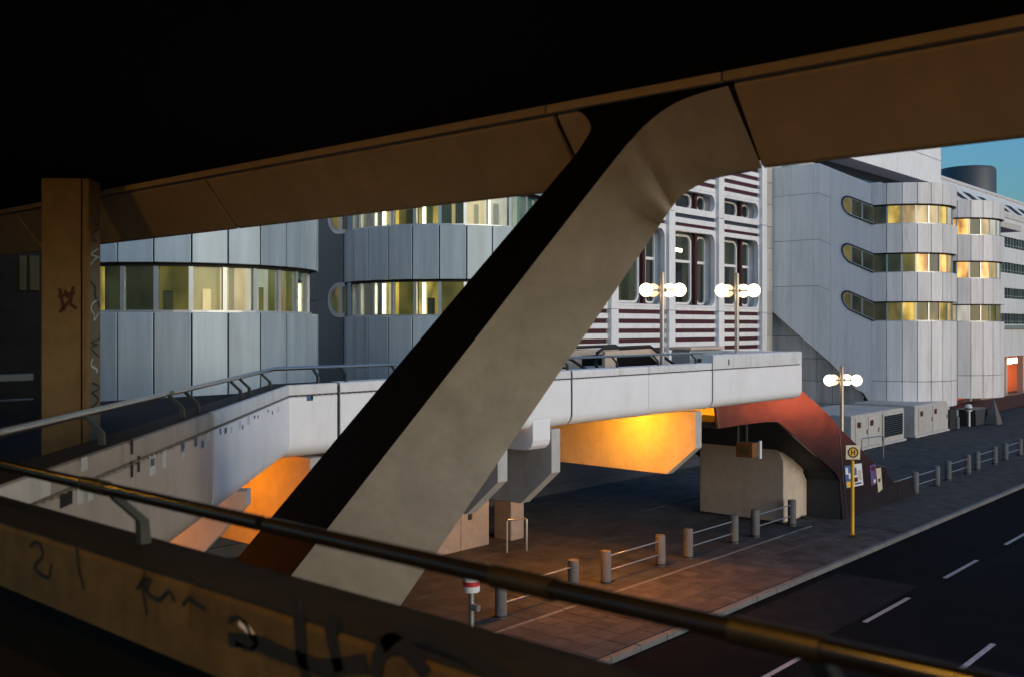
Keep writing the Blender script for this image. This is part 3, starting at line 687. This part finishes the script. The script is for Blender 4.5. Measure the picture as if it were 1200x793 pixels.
for bi in range(5):
    u0, u1 = PU[bi] + .33, PU[bi+1] - .33; uw = u1 - u0
    zz = []
    for k in range(11): zz.append(.86 - .54*k)                      # lower stripes
    up = [8.72 + .54*k for k in range(6)]
    for z in zz + up:
        MB().box(u0, u1, VF + .12, VF + .3, E(z - .11), E(z + .11)).build('red_strip', M['red'], sf)
        MB().box(u0, u1, VF, VF + .3, E(z - .41) , E(z - .125)).build('white_slat', M['facwhite'], sf, bevel=.015)
    MB().box(u0, u1, VF, VF + .3, E(.97), E(1.17)).build('white_slat', M['facwhite'], sf, bevel=.015)
    surround(u0 + .04, u1 - .1, 1.30, 5.70, .5, VF, .3, u0, u1, 1.18, 5.98).build('bay_surround', M['facwhite'], sf)
    MB().box(u0, u1, VF + .12, VF + .3, E(5.99), E(6.17)).build('red_strip', M['red'], sf)
    MB().box(u0, u1, VF, VF + .3, E(6.18), E(6.50)).build('white_slat', M['facwhite'], sf, bevel=.015)
    MB().box(u0, u1, VF + .12, VF + .3, E(6.51), E(6.73)).build('blue_strip', M['navy'], sf)
    surround(u0 + .04, u1 - .1, 7.12, 8.16, .5, VF, .3, u0, u1, 6.74, 8.30).build('bay_surround', M['facwhite'], sf)
    # recessed glazing
    vg = VF + .85
    MB().box(u0, u1, vg + .1, vg + .2, E(.9), E(8.4)).build('recess_back', M['frame'], sf)
    for a, b, z0, z1, r in ((u0 - .2, u0 + uw*.66, 1.36, 5.6, .5), (u0 + uw*.78, u1 - .02, 1.36, 5.6, .35), (u0 - .2, u0 + uw*.66, 7.14, 8.14, .45), (u0 + uw*.78, u1 - .02, 7.14, 8.14, .4)):
        wf = ringframe(a, b, z0, z1, r, .12, vg - .12, .2).build('window_frame', M['facwhite'], sf)
        MB().prism(rrect(a + .08, b - .08, z0 + .08, z1 - .08, max(.1, r - .08), vg + .0), (0, .02, 0)).build('pane', M['darkglass'] if z0 > 5 else LIT[0], wf)
        if z0 < 5:
            MB().box(a + .1, b - .1, vg - .1, vg, E(3.9), E(4.06)).build('transom', M['facwhite'], wf)
            MB().box((a+b)/2 + .2, (a+b)/2 + .9, vg - .02, vg - .004, E(1.5), E(3.85)).build('blind', M['darkglass'], wf)
    MB().box(u0 + uw*.70, u0 + uw*.745, vg - .3, vg - .05, E(1.2), E(8.3)).build('red_bar', M['red'], sf)
refl_strip = MB().box(51.2, 52.4, VF + .82, VF + .83, E(4.55), E(4.75)).build('reflected_lamp', M['signlamp'], sf)  # glowing strip imitating a lamp's reflection in the pane

# stone tiled wall under the stair tower
sw = thing('stone_wall', 'grey stone tiled wall below the slanted tower edge', 'wall', (62.9, 29, 0))
MB().box(62.75, 63.3, 25.6, 32.1, 0, E(2.2)).build('backing', M['black'], sw)
for i in range(6):
    for k in range(6):
        v0 = 25.6 + i * 1.06; z0 = .02 + k * 1.47
        MB().box(62.70 + random.uniform(0, .012), 62.76, v0 + .015, v0 + 1.045, z0, min(z0 + 1.44, E(2.2))).build('stone_tile', M['stone'], sw, bevel=.006, seg=1)
for k in range(12):
    z0 = .02 + k * 1.47
    MB().box(61.36, 62.2, 31.7 + random.uniform(0, .012), 31.78, z0, z0 + 1.44).build('stone_tile', M['stone'], sw, bevel=.006, seg=1)

# ------------------------------------------------------------------ service blocks under the tower
def service(u0, u1, label, door, grille):
    t = thing('service_block', label, 'block', (u0, 21.3, 0))
    h_ = 1.85
    MB().box(u0, u1, 21.3, 25, 0.02, h_).build('wall', M['service'], t, bevel=.02)
    MB().box(u0 - .1, u1 + .1, 21.2, 25, 0, .12).build('plinth', M['conc'], t)
    MB().box(u0 + .05, u1 - .05, 21.36, 25, h_, h_ + .03).build('roof_sheet', M['stone'], t)
    for a, b in door:
        d = MB().box(a, b, 21.265, 21.3, .16, 1.72).build('door', M['service'], t, bevel=.01)
        MB().box(b - .18, b - .12, 21.235, 21.265, .8, 1.05).build('handle', M['black'], d)
        MB().box(a + .2, a + .65, 21.258, 21.265, 1.2, 1.5).build('notice', M['red'], d)
    for a, b in grille:
        gf = MB().box(a, b, 21.22, 21.3, .3, 1.72).build('grille_frame', M['service'], t, bevel=.015)
        MB().box(a + .15, b - .15, 21.205, 21.22, .42, 1.6).build('grille', M['darkglass'], gf)
        for k in range(10): MB().box(a + .15, b - .15, 21.19, 21.205, .45 + k*.115, .48 + k*.115).build('louvre', M['teal'], gf)
    return t
service(50.5, 57.9, 'white service block with a louvred grille and door under the stair tower', [(51.0, 52.6), (52.7, 54.2)], [(54.6, 57.6)])
service(59.6, 65.7, 'second white service block with twin doors under the tower drum', [(60.2, 62.5), (62.6, 65.2)], [])

# ------------------------------------------------------------------ far office block, entrance, red wall
ob = thing('office_block', 'long pale office block with dark window bands at the right edge', 'building', (110, 36, 0))
VO = 35.0
MB().box(96.1, 230, VO + .35, 60, 0, E(14.2)).build('core', M['teal'], ob)
rows = [.3 + FLOOR*k for k in range(5)]
zb = -.15
for k in range(4):
    z0 = 1.54 - 1.2 + FLOOR*k
    for q in range(22):
        u0 = 96.1 + q * 6; MB().box(u0 + .01, u0 + 5.99, VO, VO + .4, E(zb), E(z0)).build('wall_panel', M['alu2'], ob)
    zb = z0 + 1.25
    for q in range(40 if k < 5 else 0):
        u0 = 112 + q * 1.2
        wn = MB().box(u0 + .06, u0 + 1.14, VO + .22, VO + .26, E(z0), E(zb)).build('window', M['darkglass'] if q % 3 else LIT[0], ob)
        MB().box(u0 - .05, u0 + .05, VO + .1, VO + .3, E(z0), E(zb)).build('mullion', M['frame'], ob)
    MB().box(96.1, 160, VO + .05, VO + .09, E(z0 + .28), E(z0 + .34)).build('rail', M['frame'], ob)
for q in range(22):
    u0 = 96.1 + q * 6; MB().box(u0 + .01, u0 + 5.99, VO, VO + .4, E(zb), E(12.9)).build('wall_panel', M['alu2'], ob)
# roof truss band
MB().prism([(96, VO - .1, E(12.93)), (96, VO - .3, E(13.5)), (96, VO + 1.2, E(15.6)), (96, VO + 6, E(15.6)), (96, VO + 6, E(12.93))], (140, 0, 0)).build('roof', M['alu2'], ob)
for q in range(18):
    u0 = 98 + q * 5.2; a = .0
    def rp(u, t): return Vector((u, VO - .3 + 1.5*t - .06, E(13.5 + 2.1*t)))
    MB().prism([rp(u0, .55), rp(u0 + 2.2, .55), rp(u0 + 4.6, .08), rp(u0 + 2.4, .08)], (0, -.02, .02)).build('roof_light', M['black'], ob)
MB().tube([(96, VO + 1.15, E(15.75)), (236, VO + 1.15, E(15.75))], .22, 8).build('ridge_pipe', M['alu2'], ob, smooth=True)
rc = MB(); cc = at(1133, 383, 130)
rc.lathe([(3.5, E(14)), (3.5, E(20.1)), (3.3, E(20.5)), (.01, E(20.7))], (cc.x, cc.y, 0), 28)
tag(rc.build('roof_drum', M['teal'], None, smooth=True), 'dark round drum on the roof against the blue sky', 'roof drum')

en = thing('entrance_block', 'low white entrance block over an orange lit passage far right', 'entrance', (92, 26, 0))
MB().box(80.5, 112, 25.4, 34.9, E(-2.55), E(-.18)).build('wall', M['alu2'], en)
MB().box(80.5, 112, 25.1, 34.9, E(-.16), E(.15)).build('ledge', M['frame'], en)
MB().box(80.5, 112, 29.3, 29.6, 0, E(-2.57)).build('passage_wall', M['orangewall'], en)
for u in (84.5, 89, 94.2, 99.5): MB().box(u, u + .5, 25.8, 26.3, 0, E(-2.57)).build('post', M['beige'], en)
for u in (86.4, 99.8, 104):
    MB().box(u, u + 2.2, 27.4, 27.9, E(-3.45), E(-3.0)).build('lamp_box', M['sodium_in'] if False else M['signlamp'], en)
rw_ = MB().box(70, 112, 23.2, 23.5, 0, 1.05).build('low_wall', M['redwall'], None, bevel=.02)
tag(rw_, 'low dark maroon wall in front of the orange lit passage', 'wall')
kk = thing('utility_cabinet', 'dark utility cabinet with small grey boxes near the maroon wall', 'cabinet', (66, 19.5, 0))
c = onG(1117, 503)
MB().box(c.x - .6, c.x + .5, c.y, c.y + .7, 0, 1.3).build('body', M['black'], kk, bevel=.03)
MB().box(c.x + .6, c.x + .95, c.y - .1, c.y + .3, 0, .75).build('side_box', M['galv'], kk, bevel=.02)
MB().box(c.x + .62, c.x + .9, c.y - .05, c.y + .25, .8, 1.2).build('upper_box', M['frame'], kk, bevel=.02)
c = onG(1135, 499)
pp = thing('vent_post', 'short pole with a white banded cap beside the dark cabinet', 'post', (c.x, c.y, 0))
MB().lathe([(.13, 0), (.13, 1.0)], (c.x, c.y, 0), 12).build('pole', M['galv'], pp, smooth=True)
MB().lathe([(.2, 1.0), (.22, 1.05), (.22, 1.3), (.18, 1.42), (.02, 1.46)], (c.x, c.y, 0), 14).build('cap', M['paper'], pp, smooth=True)
MB().lathe([(.226, 1.1), (.226, 1.2)], (c.x, c.y, 0), 14).build('band', M['black'], pp)
c = onG(1164, 496)
d_ = onG(1151, 497); dk = thing('dark_skip', 'dark squat container in front of the maroon wall', 'container', tuple(d_))
MB().prism([d_ + Vector((x, 0, z)) for x, z in ((-1.2, 0), (1.0, 0), (1.2, 1.0), (-1.4, 1.0))], (0, 1.2, 0)).build('body', M['stairdark'], dk, bevel=.03)
MB().box(d_.x - 1.45, d_.x + 1.25, d_.y - .04, d_.y + 1.24, .98, 1.06).build('rim', M['teal'], dk)
tp = MB(); tp.loft([[c + Vector((x*w_, y*w_, z)) for x, y in ((-.6,-.4),(-.1,-.55),(.5,-.4),(.6,.3),(0,.5),(-.6,.35))] for w_, z in ((1.05,0),(.85,.5),(.5,1.0),(.25,1.45),(.05,1.6))])
tag(tp.build('canvas_cover', M['tarp'], None), 'grey canvas cover heaped in a cone before the maroon wall', 'cover')

# ------------------------------------------------------------------ stair from the bridge to the pavement
sr = thing('bridge_stair', 'dark sheet metal stair at the bridge end with a reddish sheen', 'stair', (33, 16, 0))
VS = 14.25
def leanv(p):   # the stringer leans back a few degrees
    return Vector((p.x, p.y + (p.z - 2.5) * .085, p.z))
def sp(px, py): return leanv(onV(px, py, VS))
outer = [(845,478),(905,470),(936,446),(941,452.5),(975,486.5),(986,502)]
inner_ = [(846,502),(880,497),(900,494.5),(914.8,494.5),(925,503.5),(951,528),(977,553.5),(981,562.6)]
left_poly = [sp(*p) for p in outer] + [sp(984, 553)] + [sp(*p) for p in reversed(inner_)]
lp2 = [sp(*p) for p in ((845,470),(905,462),(930,446),(941,452.5),(975,486.5),(984.5,499.5),(984.5,607.5),(981.5,608.5),(981,562.6),(977,553.5),(951,528),(925,503.5),(914.8,494.5),(900,494.5),(880,497),(846,502))]
MB().prism(lp2, (0, .10, 0)).build('stringer_panel', M['stairmetal'], sr, bevel=.01)
rp2 = [sp(*p) for p in ((985.2,500.5),(1004,520.6),(1024,544.4),(1036,546),(1036,554.6),(1043,563.7),(1047,563),(1047,591.2),(985.2,607.3))]
MB().prism(rp2, (0, .10, 0)).build('stringer_panel', M['stairmetal'], sr, bevel=.01)
rp3 = [sp(*p) for p in ((1047.6,563),(1060,559),(1066,557),(1066,586.5),(1047.6,591))]
MB().prism(rp3, (0, .10, 0)).build('stringer_panel', M['stairmetal'], sr, bevel=.01)
# underside and rear stringer
und = [sp(*p) for p in ((846,502),(880,497),(900,494.5),(914.8,494.5),(925,503.5),(951,528),(977,553.5),(981,562.6),(981.5,608.5))]
secs = [[p + Vector((0, .11, -.002)), p + Vector((0, 5.0, -.002)), p + Vector((.12, 5.0, .16)), p + Vector((.12, .11, .16))] for p in und]
MB().loft(secs).build('soffit', M['stairdark'], sr)
MB().prism([p + Vector((0, 5.02, 0)) for p in lp2], (0, .1, 0)).build('stringer_panel', M['stairdark'], sr)
for k in range(17):
    u0 = 29.3 + k * .37; z1 = E(DECK) - .17 * (k + 1)
    MB().box(u0, u0 + .37, 14.6, 19.0, z1 - .17, z1).build('tread', M['conc'], sr)
# beige pier below
pr = thing('stair_pier', 'beige concrete pier with a slanted shoulder under the stair', 'pier', (31.5, 17, 0))
s1 = onU(878, 500, 30.8)
pts = [(30.8, 18.5, 0), (30.8, 15.3, 0), (30.8, 15.3, 2.05), (30.8, 15.42, 2.3), (30.8, 16.5, 3.12), (30.8, 17.0, 3.35), (30.8, 18.5, 3.35)]
MB().prism(pts, (1.5, 0, 0)).build('pier', M['beige_conc'], pr, bevel=.03)
pts = [(30.86, 15.33, 0), (32.6, 15.33, 0), (32.6, 15.33, 1.2), (32.4, 15.33, 1.45), (30.9, 15.33, 2.1), (30.86, 15.33, 2.1)]
MB().prism(pts, (0, 3.1, 0)).build('shoulder', M['beige_conc'], pr, bevel=.02)
# hanging sign
hs = thing('hanging_sign', 'small amber box sign hanging on two rods under the bridge end', 'sign', tuple(at(872, 525, 29.5)))
for px in (864.5, 874.5): MB().tube([at(px, 478, 29.5), at(px, 522, 29.5)], .05, 8).build('rod', M['black'], hs)
c = at(869, 525, 29.5)
MB().box(c.x - .18, c.x + .18, c.y - .45, c.y + .1, c.z - .23, c.z + .2).build('box', M['hanger'], hs, bevel=.02)
MB().box(c.x - .19, c.x - .18, c.y - .36, c.y + .02, c.z - .14, c.z + .12).build('face', M['inner'], hs)
MB().box(c.x + .19, c.x + .3, c.y - .5, c.y - .45, c.z - .28, c.z + .24).build('edge_plate', M['paper'], hs)
# posters
def poster(quad, name, label, m, bits):
    pq = [leanv(onV(*p, VS)) + Vector((0, -.012, 0)) for p in quad]
    t = thing(name, label, 'poster', tuple(pq[0]))
    MB().prism(pq, (0, -.004, 0)).build('sheet', m, t)
    for a, b, c_, d_, mm in bits:
        def bl(u_, v_): return pq[0].lerp(pq[1], u_).lerp(pq[3].lerp(pq[2], u_), v_) + Vector((0, -.006, 0))
        MB().prism([bl(a, c_), bl(b, c_), bl(b, d_), bl(a, d_)], (0, -.003, 0)).build('print', mm, t)
poster([(987,545),(994,544.5),(994,570),(987,571)], 'poster', 'blue and white poster with a yellow foot left of the bus stop pole', M['blue'], [(.1,.9,.72,.97,M['signy']),(.1,.5,.1,.4,M['paper']),(.55,.95,.35,.6,M['paper'])])
poster([(994.8,543.5),(1007,542),(1007,567),(994.8,569.5)], 'poster', 'white poster with an orange figure behind the bus stop pole', M['paper'], [(.55,.9,.3,.75,M['beige']),(.1,.45,.15,.5,M['blue']),(.2,.8,.85,.92,M['ink']),(.1,.5,.6,.8,M['red'])])
poster([(1016,545),(1023,542),(1022,566),(1016,568)], 'poster', 'torn purple and pink poster on the dark stair wall', M['purple'], [(.2,.8,.1,.3,M['red']),(.1,.6,.5,.7,M['blue']),(.5,.9,.75,.9,M['paper'])])
poster([(1023,548),(1029,547),(1028.5,572),(1023.5,576)], 'poster', 'torn cream poster hanging ragged on the stair wall', M['cream'], [(.15,.85,.1,.3,M['beige']),(.2,.7,.45,.6,M['ink'])])

# ------------------------------------------------------------------ street lamps with four globes
def make_lamp(height):
    t = thing('street_lamp', 'x', 'street lamp', (0,0,0), 'four globe street lamps')
    MB().lathe([(.11, 0), (.11, .25), (.07, .3), (.07, height), (.02, height + .02)], n=14).build('pole', M['poleM'], t, smooth=True, local=True)
    gz = height - .52; ca = (FW[0], FW[1]); ra = RT
    for i, (a, b) in enumerate(((-.49, -.12), (-.25, .16), (.24, .18), (.49, -.12))):
        x, y = ra[0]*a + ca[0]*b, ra[1]*a + ca[1]*b
        MB().tube([(0, 0, gz), (x, y, gz)], .025, 8).build('arm', M['poleM'], t, local=True)
        gl = MB().sphere((x, y, gz), .20, 20, 12).build('globe', M['globe_dim'] if i == 1 else M['globe'], t, smooth=True, local=True)
        d = Vector((x, y, 0)).normalized()
        MB().tube([Vector((x, y, gz)) - d*.215, Vector((x, y, gz)) - d*.165], .08, 10).build('collar', M['poleM'], gl, local=True)
    return t
lA = make_lamp(3.25)
p = at(776, 340, 29.5); lA.location = (p.x, p.y, E(DECK)); lA['label'] = 'four globe lamp on the bridge deck above the beige escalator housing'
lB = copy_tree(lA); p = at(863.5, 340, 30.5); lB.location = (p.x, p.y, E(DECK) + .02); lB['label'] = 'four globe lamp at the right end of the bridge deck, nearest the stair tower'
lC = copy_tree(lA); p = at(986.5, 383, 36.2); lC.location = (p.x, p.y, 0); lC['label'] = 'four globe lamp on the ground just behind the dark metal stair'
for ch in lC.children:
    pass
dz = (EYE - (445 - HY)/F*36.2) - (3.25 - .52)
lC.location.z = 0
for ch in list(lC.children):
    if ch.name.startswith('pole'):
        ch.data = ch.data.copy()
        for v in ch.data.vertices:
            if v.co.z > 1: v.co.z += dz
    else: ch.location.z += dz

# unseen lantern across the road, added to redden the reflection in the stair metal
sla = thing('added_lantern', 'unseen reddish lantern on a mast across the road, added for its glow in the stair metal', 'street lamp', (78, -9.7, 0))
MB().lathe([(.12, 0), (.12, .4), (.07, .45), (.06, 4.2)], (78, -9.7, 0), 12).build('mast', M['galv'], sla, smooth=True)
MB().sphere((78, -9.7, 4.45), .30, 20, 12).build('globe', emit('added_red_glow', (1.0, .14, .05), 230), sla, smooth=True)
# ------------------------------------------------------------------ bollards in pairs with two rails
def make_bollard():
    t = thing('bollard', 'x', 'bollard', (0,0,0), 'concrete bollards along the pavement')
    MB().lathe([(.135, -.02), (.135, .80), (.12, .83), (.01, .835)], n=18).build('post', M['bollard'], t, smooth=True, local=True)
    MB().lathe([(.139, .02), (.139, .06)], n=18).build('foot_ring', M['black'], t, local=True)
    return t
bp0 = make_bollard(); first = True
pairs = [(587, 672, 15.07), (710, 774, 15.1), (806.5, 860, 15.0), (885, 928, 14.95), (1072.5, 1097.5, 14.2), (1111, 1134, 14.35), (1145, 1165.5, 14.4), (1178, 1195, 14.45)]
desc = ['beside the red banded standpipe', 'by the orange lit paving under the bridge', 'in front of the beige stair pier', 'at the foot of the beige stair pier', 'just past the dark stair wall', 'second pair beyond the dark stair wall', 'third pair beyond the dark stair wall', 'farthest pair near the right edge']
for k, (a, b, V) in enumerate(pairs):
    ends = []
    for j, px in enumerate((a, b)):
        q = onV(px, 600, V); o = bp0 if first else copy_tree(bp0); first = False
        o.location = (q.x, q.y, random.uniform(-.015, .01)); o['label'] = '%s grey concrete bollard %s' % (('left', 'right')[j], desc[k]); ends.append(Vector((q.x, q.y, 0)))
    t = thing('bollard_rail', 'pair of thin steel rails between the bollards ' + desc[k], 'rail', tuple(ends[0]), 'rails between bollards')
    for z in (.30, .66): MB().tube([ends[0] + Vector((.12, 0, z)), ends[1] + Vector((-.12, 0, z))], .02, 8).build('bar', M['galv'], t, smooth=True)

# ------------------------------------------------------------------ bus stop, standpipe, small rails
q = onG(999, 628)
bs = thing('bus_stop_sign', 'yellow bus stop pole with an H in a ring on a square plate', 'bus stop', (q.x, q.y, 0))
MB().lathe([(.055, 0), (.055, 2.35), (.01, 2.36)], (q.x, q.y, 0), 14).build('pole', M['yellow'], bs, smooth=True)
fwv = Vector((FW[0], FW[1], 0)); rtv = Vector((RT[0], RT[1], 0)); zc_ = 2.62; c0 = Vector((q.x, q.y, zc_)) - fwv * .03
def plate(w_, h_, d_, dep): return [c0 + rtv*a*w_/2 + Vector((0,0,b*h_/2)) - fwv*d_ for a, b in ((-1,-1),(1,-1),(1,1),(-1,1))]
pl = MB().prism(plate(.44, .44, .0, .02), fwv * -.02).build('plate', M['signw'], bs, bevel=.004)
def annulus(r0, r1, d_):
    secs = []
    for k in range(33):
        a = 2*math.pi*k/32; e = rtv*math.cos(a) + Vector((0,0,math.sin(a)))
        secs.append([c0 + e*r0 - fwv*d_, c0 + e*r1 - fwv*d_, c0 + e*r1 - fwv*(d_+.003), c0 + e*r0 - fwv*(d_+.003)])
    return MB().loft(secs, True, False)
annulus(.001, .17, .021).build('disc', M['signy'], pl); annulus(.125, .165, .026).build('ring', M['ink'], pl)
H = MB()
for a, b, z0, z1 in ((-.062, -.03, -.085, .085), (.03, .062, -.085, .085), (-.03, .03, -.016, .016)):
    H.prism([c0 + rtv*x + Vector((0,0,z)) - fwv*.026 for x, z in ((a,z0),(b,z0),(b,z1),(a,z1))], fwv * -.004)
H.build('letter_h', M['ink'], pl)
q = Vector((15.3, 14.8, 0)); q = at(552.5, 383, 21.3); q.z = 0
sp_ = thing('standpipe', 'short standpipe with a red and white banded cap beside a bollard', 'standpipe', (q.x, q.y, 0))
MB().lathe([(.06, 0), (.06, .9)], (q.x, q.y, 0), 14).build('pipe', M['galv'], sp_, smooth=True)
MB().lathe([(.17, .87), (.18, .9), (.18, 1.22), (.15, 1.25), (.01, 1.26)], (q.x, q.y, 0), 20).build('cap', M['paper'], sp_, smooth=True)
MB().lathe([(.184, 1.0), (.184, 1.10)], (q.x, q.y, 0), 20).build('red_band', mat('band_red', (.45, .02, .03), .5), sp_)
v0 = q + rtv*.02 - fwv*.06; MB().tube([v0 + Vector((0,0,.55)), v0 + rtv*.14 - fwv*.1 + Vector((0,0,.55))], .075, 12).build('valve', M['galv'], sp_, smooth=True)
def hoop(pts, name, label, parent_loc):
    t = thing(name, label, 'handrail', tuple(parent_loc), 'small steel hoop rails')
    MB().tube(pts, .028, 8).build('tube', M['galv'], t, smooth=True); return t
a, b = onG(594, 647), onG(617, 645); up = Vector((0, 0, .95))
hoop([a, a + up*.97, a + up + (b-a)*.05, b + up - (b-a)*.05, b + up*.97, b], 'hoop_rail', 'thin steel hoop rail beside the pillar below the bridge', a)
a, b = onG(1010, 540), onG(1035, 536); up = Vector((0, 0, 1.1))
hoop([a, a + up*.97, a + up + (b-a)*.05, b + up - (b-a)*.05, b + up*.97, b], 'hoop_rail', 'dark hoop rail in front of the white service block', a)
wp = thing('panel_wall', 'pale panelled wall with a small square hatch under the bridge behind the strut', 'wall', (21, 20.4, 0))
for px0, px1 in ((500, 540), (540.5, 573)):
    a, b = onV(px0, 640, 20.4), onV(px1, 640, 20.4); MB().box(a.x, b.x, 20.4, 20.7, 0.0, E(-3.97)).build('panel', M['conc_dim'], wp, bevel=.01)
a = onV(551, 605, 20.38); MB().box(a.x - .07, a.x + .07, 20.36, 20.4, a.z - .08, a.z + .08).build('hatch', M['black'], wp)

# ------------------------------------------------------------------ escalator housings on the bridge deck
def esc(u0, v0, label, mm, sc=1):
    t = thing('escalator_head', label, 'escalator', (u0, v0, E(DECK)), 'escalator heads on the bridge deck')
    D = DECK; 
    for v in (v0, v0 + 1.25):
        MB().prism([(u0 + x, v, E(z)) for x, z in ((0, D), (0, -.68), (2.3, -.64), (4.1, D + .16), (4.1, D))], (0, .12, 0)).build('side_panel', mm, t, bevel=.02)
        MB().prism([(u0 + x, v - .012, E(z)) for x, z in ((.55, D + .2), (.55, -.84), (2.1, -.80), (3.0, -1.25), (3.0, D + .2))], (0, .012, 0)).build('inset', M['bronze'], t)
        MB().prism([(u0 + x, v - .03, E(z)) for x, z in ((.6, -1.24), (.6, -1.14), (2.75, -1.14), (2.9, -1.24))], (0, .016, 0)).build('stripe', M['paper'], t)
        MB().tube([(u0 + x, v + .06, E(z)) for x, z in ((-.25, -1.2), (-.38, -1.0), (-.3, -.72), (0, -.60), (2.3, -.57), (4.1, -1.35))], .045, 8).build('handrail_belt', M['black'], t, smooth=True)
    MB().box(u0 - .3, u0 + 4, v0 + .13, v0 + 1.24, E(D), E(D) + .08).build('step_plate', M['steel'], t)
    return t
esc(22.6, 16.6, 'beige escalator housing on the bridge deck below the left globe lamp', M['beige'])
esc(18.6, 17.0, 'silver escalator housing at the left end, beside the slanting strut', M['galv'])
tb = thing('control_box', 'grey control box with a beige lid on the bridge deck', 'box', (26.7, 16.4, E(DECK)))
MB().box(26.6, 28.5, 16.3, 17, E(DECK), E(-.72)).build('cabinet', M['frame'], tb, bevel=.03)
MB().box(26.55, 28.55, 16.25, 17.05, E(-.715), E(-.62)).build('lid', M['beige'], tb, bevel=.02)
MB().box(27.0, 27.2, 16.28, 16.3, E(-1.15), E(-.98)).build('lock', M['black'], tb)

# ------------------------------------------------------------------ black wall added for the deep shade at the far left
dp = thing('shade_wall', 'black wall put in for the deep shade at the left edge, with two dim windows', 'passage', (5, 19, E(DECK)))
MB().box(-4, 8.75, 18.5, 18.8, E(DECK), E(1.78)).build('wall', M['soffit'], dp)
for a, b in ((23, 31), (35, 46)):
    p0, p1 = onV(a, 340, 18.45), onV(b, 300, 18.45); MB().box(p0.x, p1.x, 18.44, 18.5, p0.z, p1.z).build('window', M['dim'], dp)
for y0, y1 in ((437, 450), (466, 474)):
    p0, p1 = onV(-60, y1, 16.5), onV(40, y0, 16.5); MB().box(p0.x, p1.x, 16.5, 16.6, p0.z, p1.z).build('low_rail_panel', M['teal'], dp, bevel=.02)
# tufts of weed by kerb and bus stop
random.seed(3)
def weed(c, n, r, label):
    f = MB()
    for k in range(n):
        a = random.uniform(0, 6.28); d = random.uniform(0, r); b = Vector((c.x + d*math.cos(a), c.y + d*math.sin(a), 0)); h_ = random.uniform(.04, .13); t2 = random.uniform(0, 6.28)
        f.add([b, b + Vector((.02*math.cos(t2), .02*math.sin(t2), 0)), b + Vector((random.uniform(-.06,.06), random.uniform(-.06,.06), h_))], [(0,1,2)])
    tag(f.build('weed_tuft', M['green'], None), label, 'weed')
weed(onG(1001, 629), 90, .25, 'tuft of weeds at the foot of the bus stop pole')
weed(onG(940, 606), 70, .2, 'tuft of weeds against the beige stair pier')
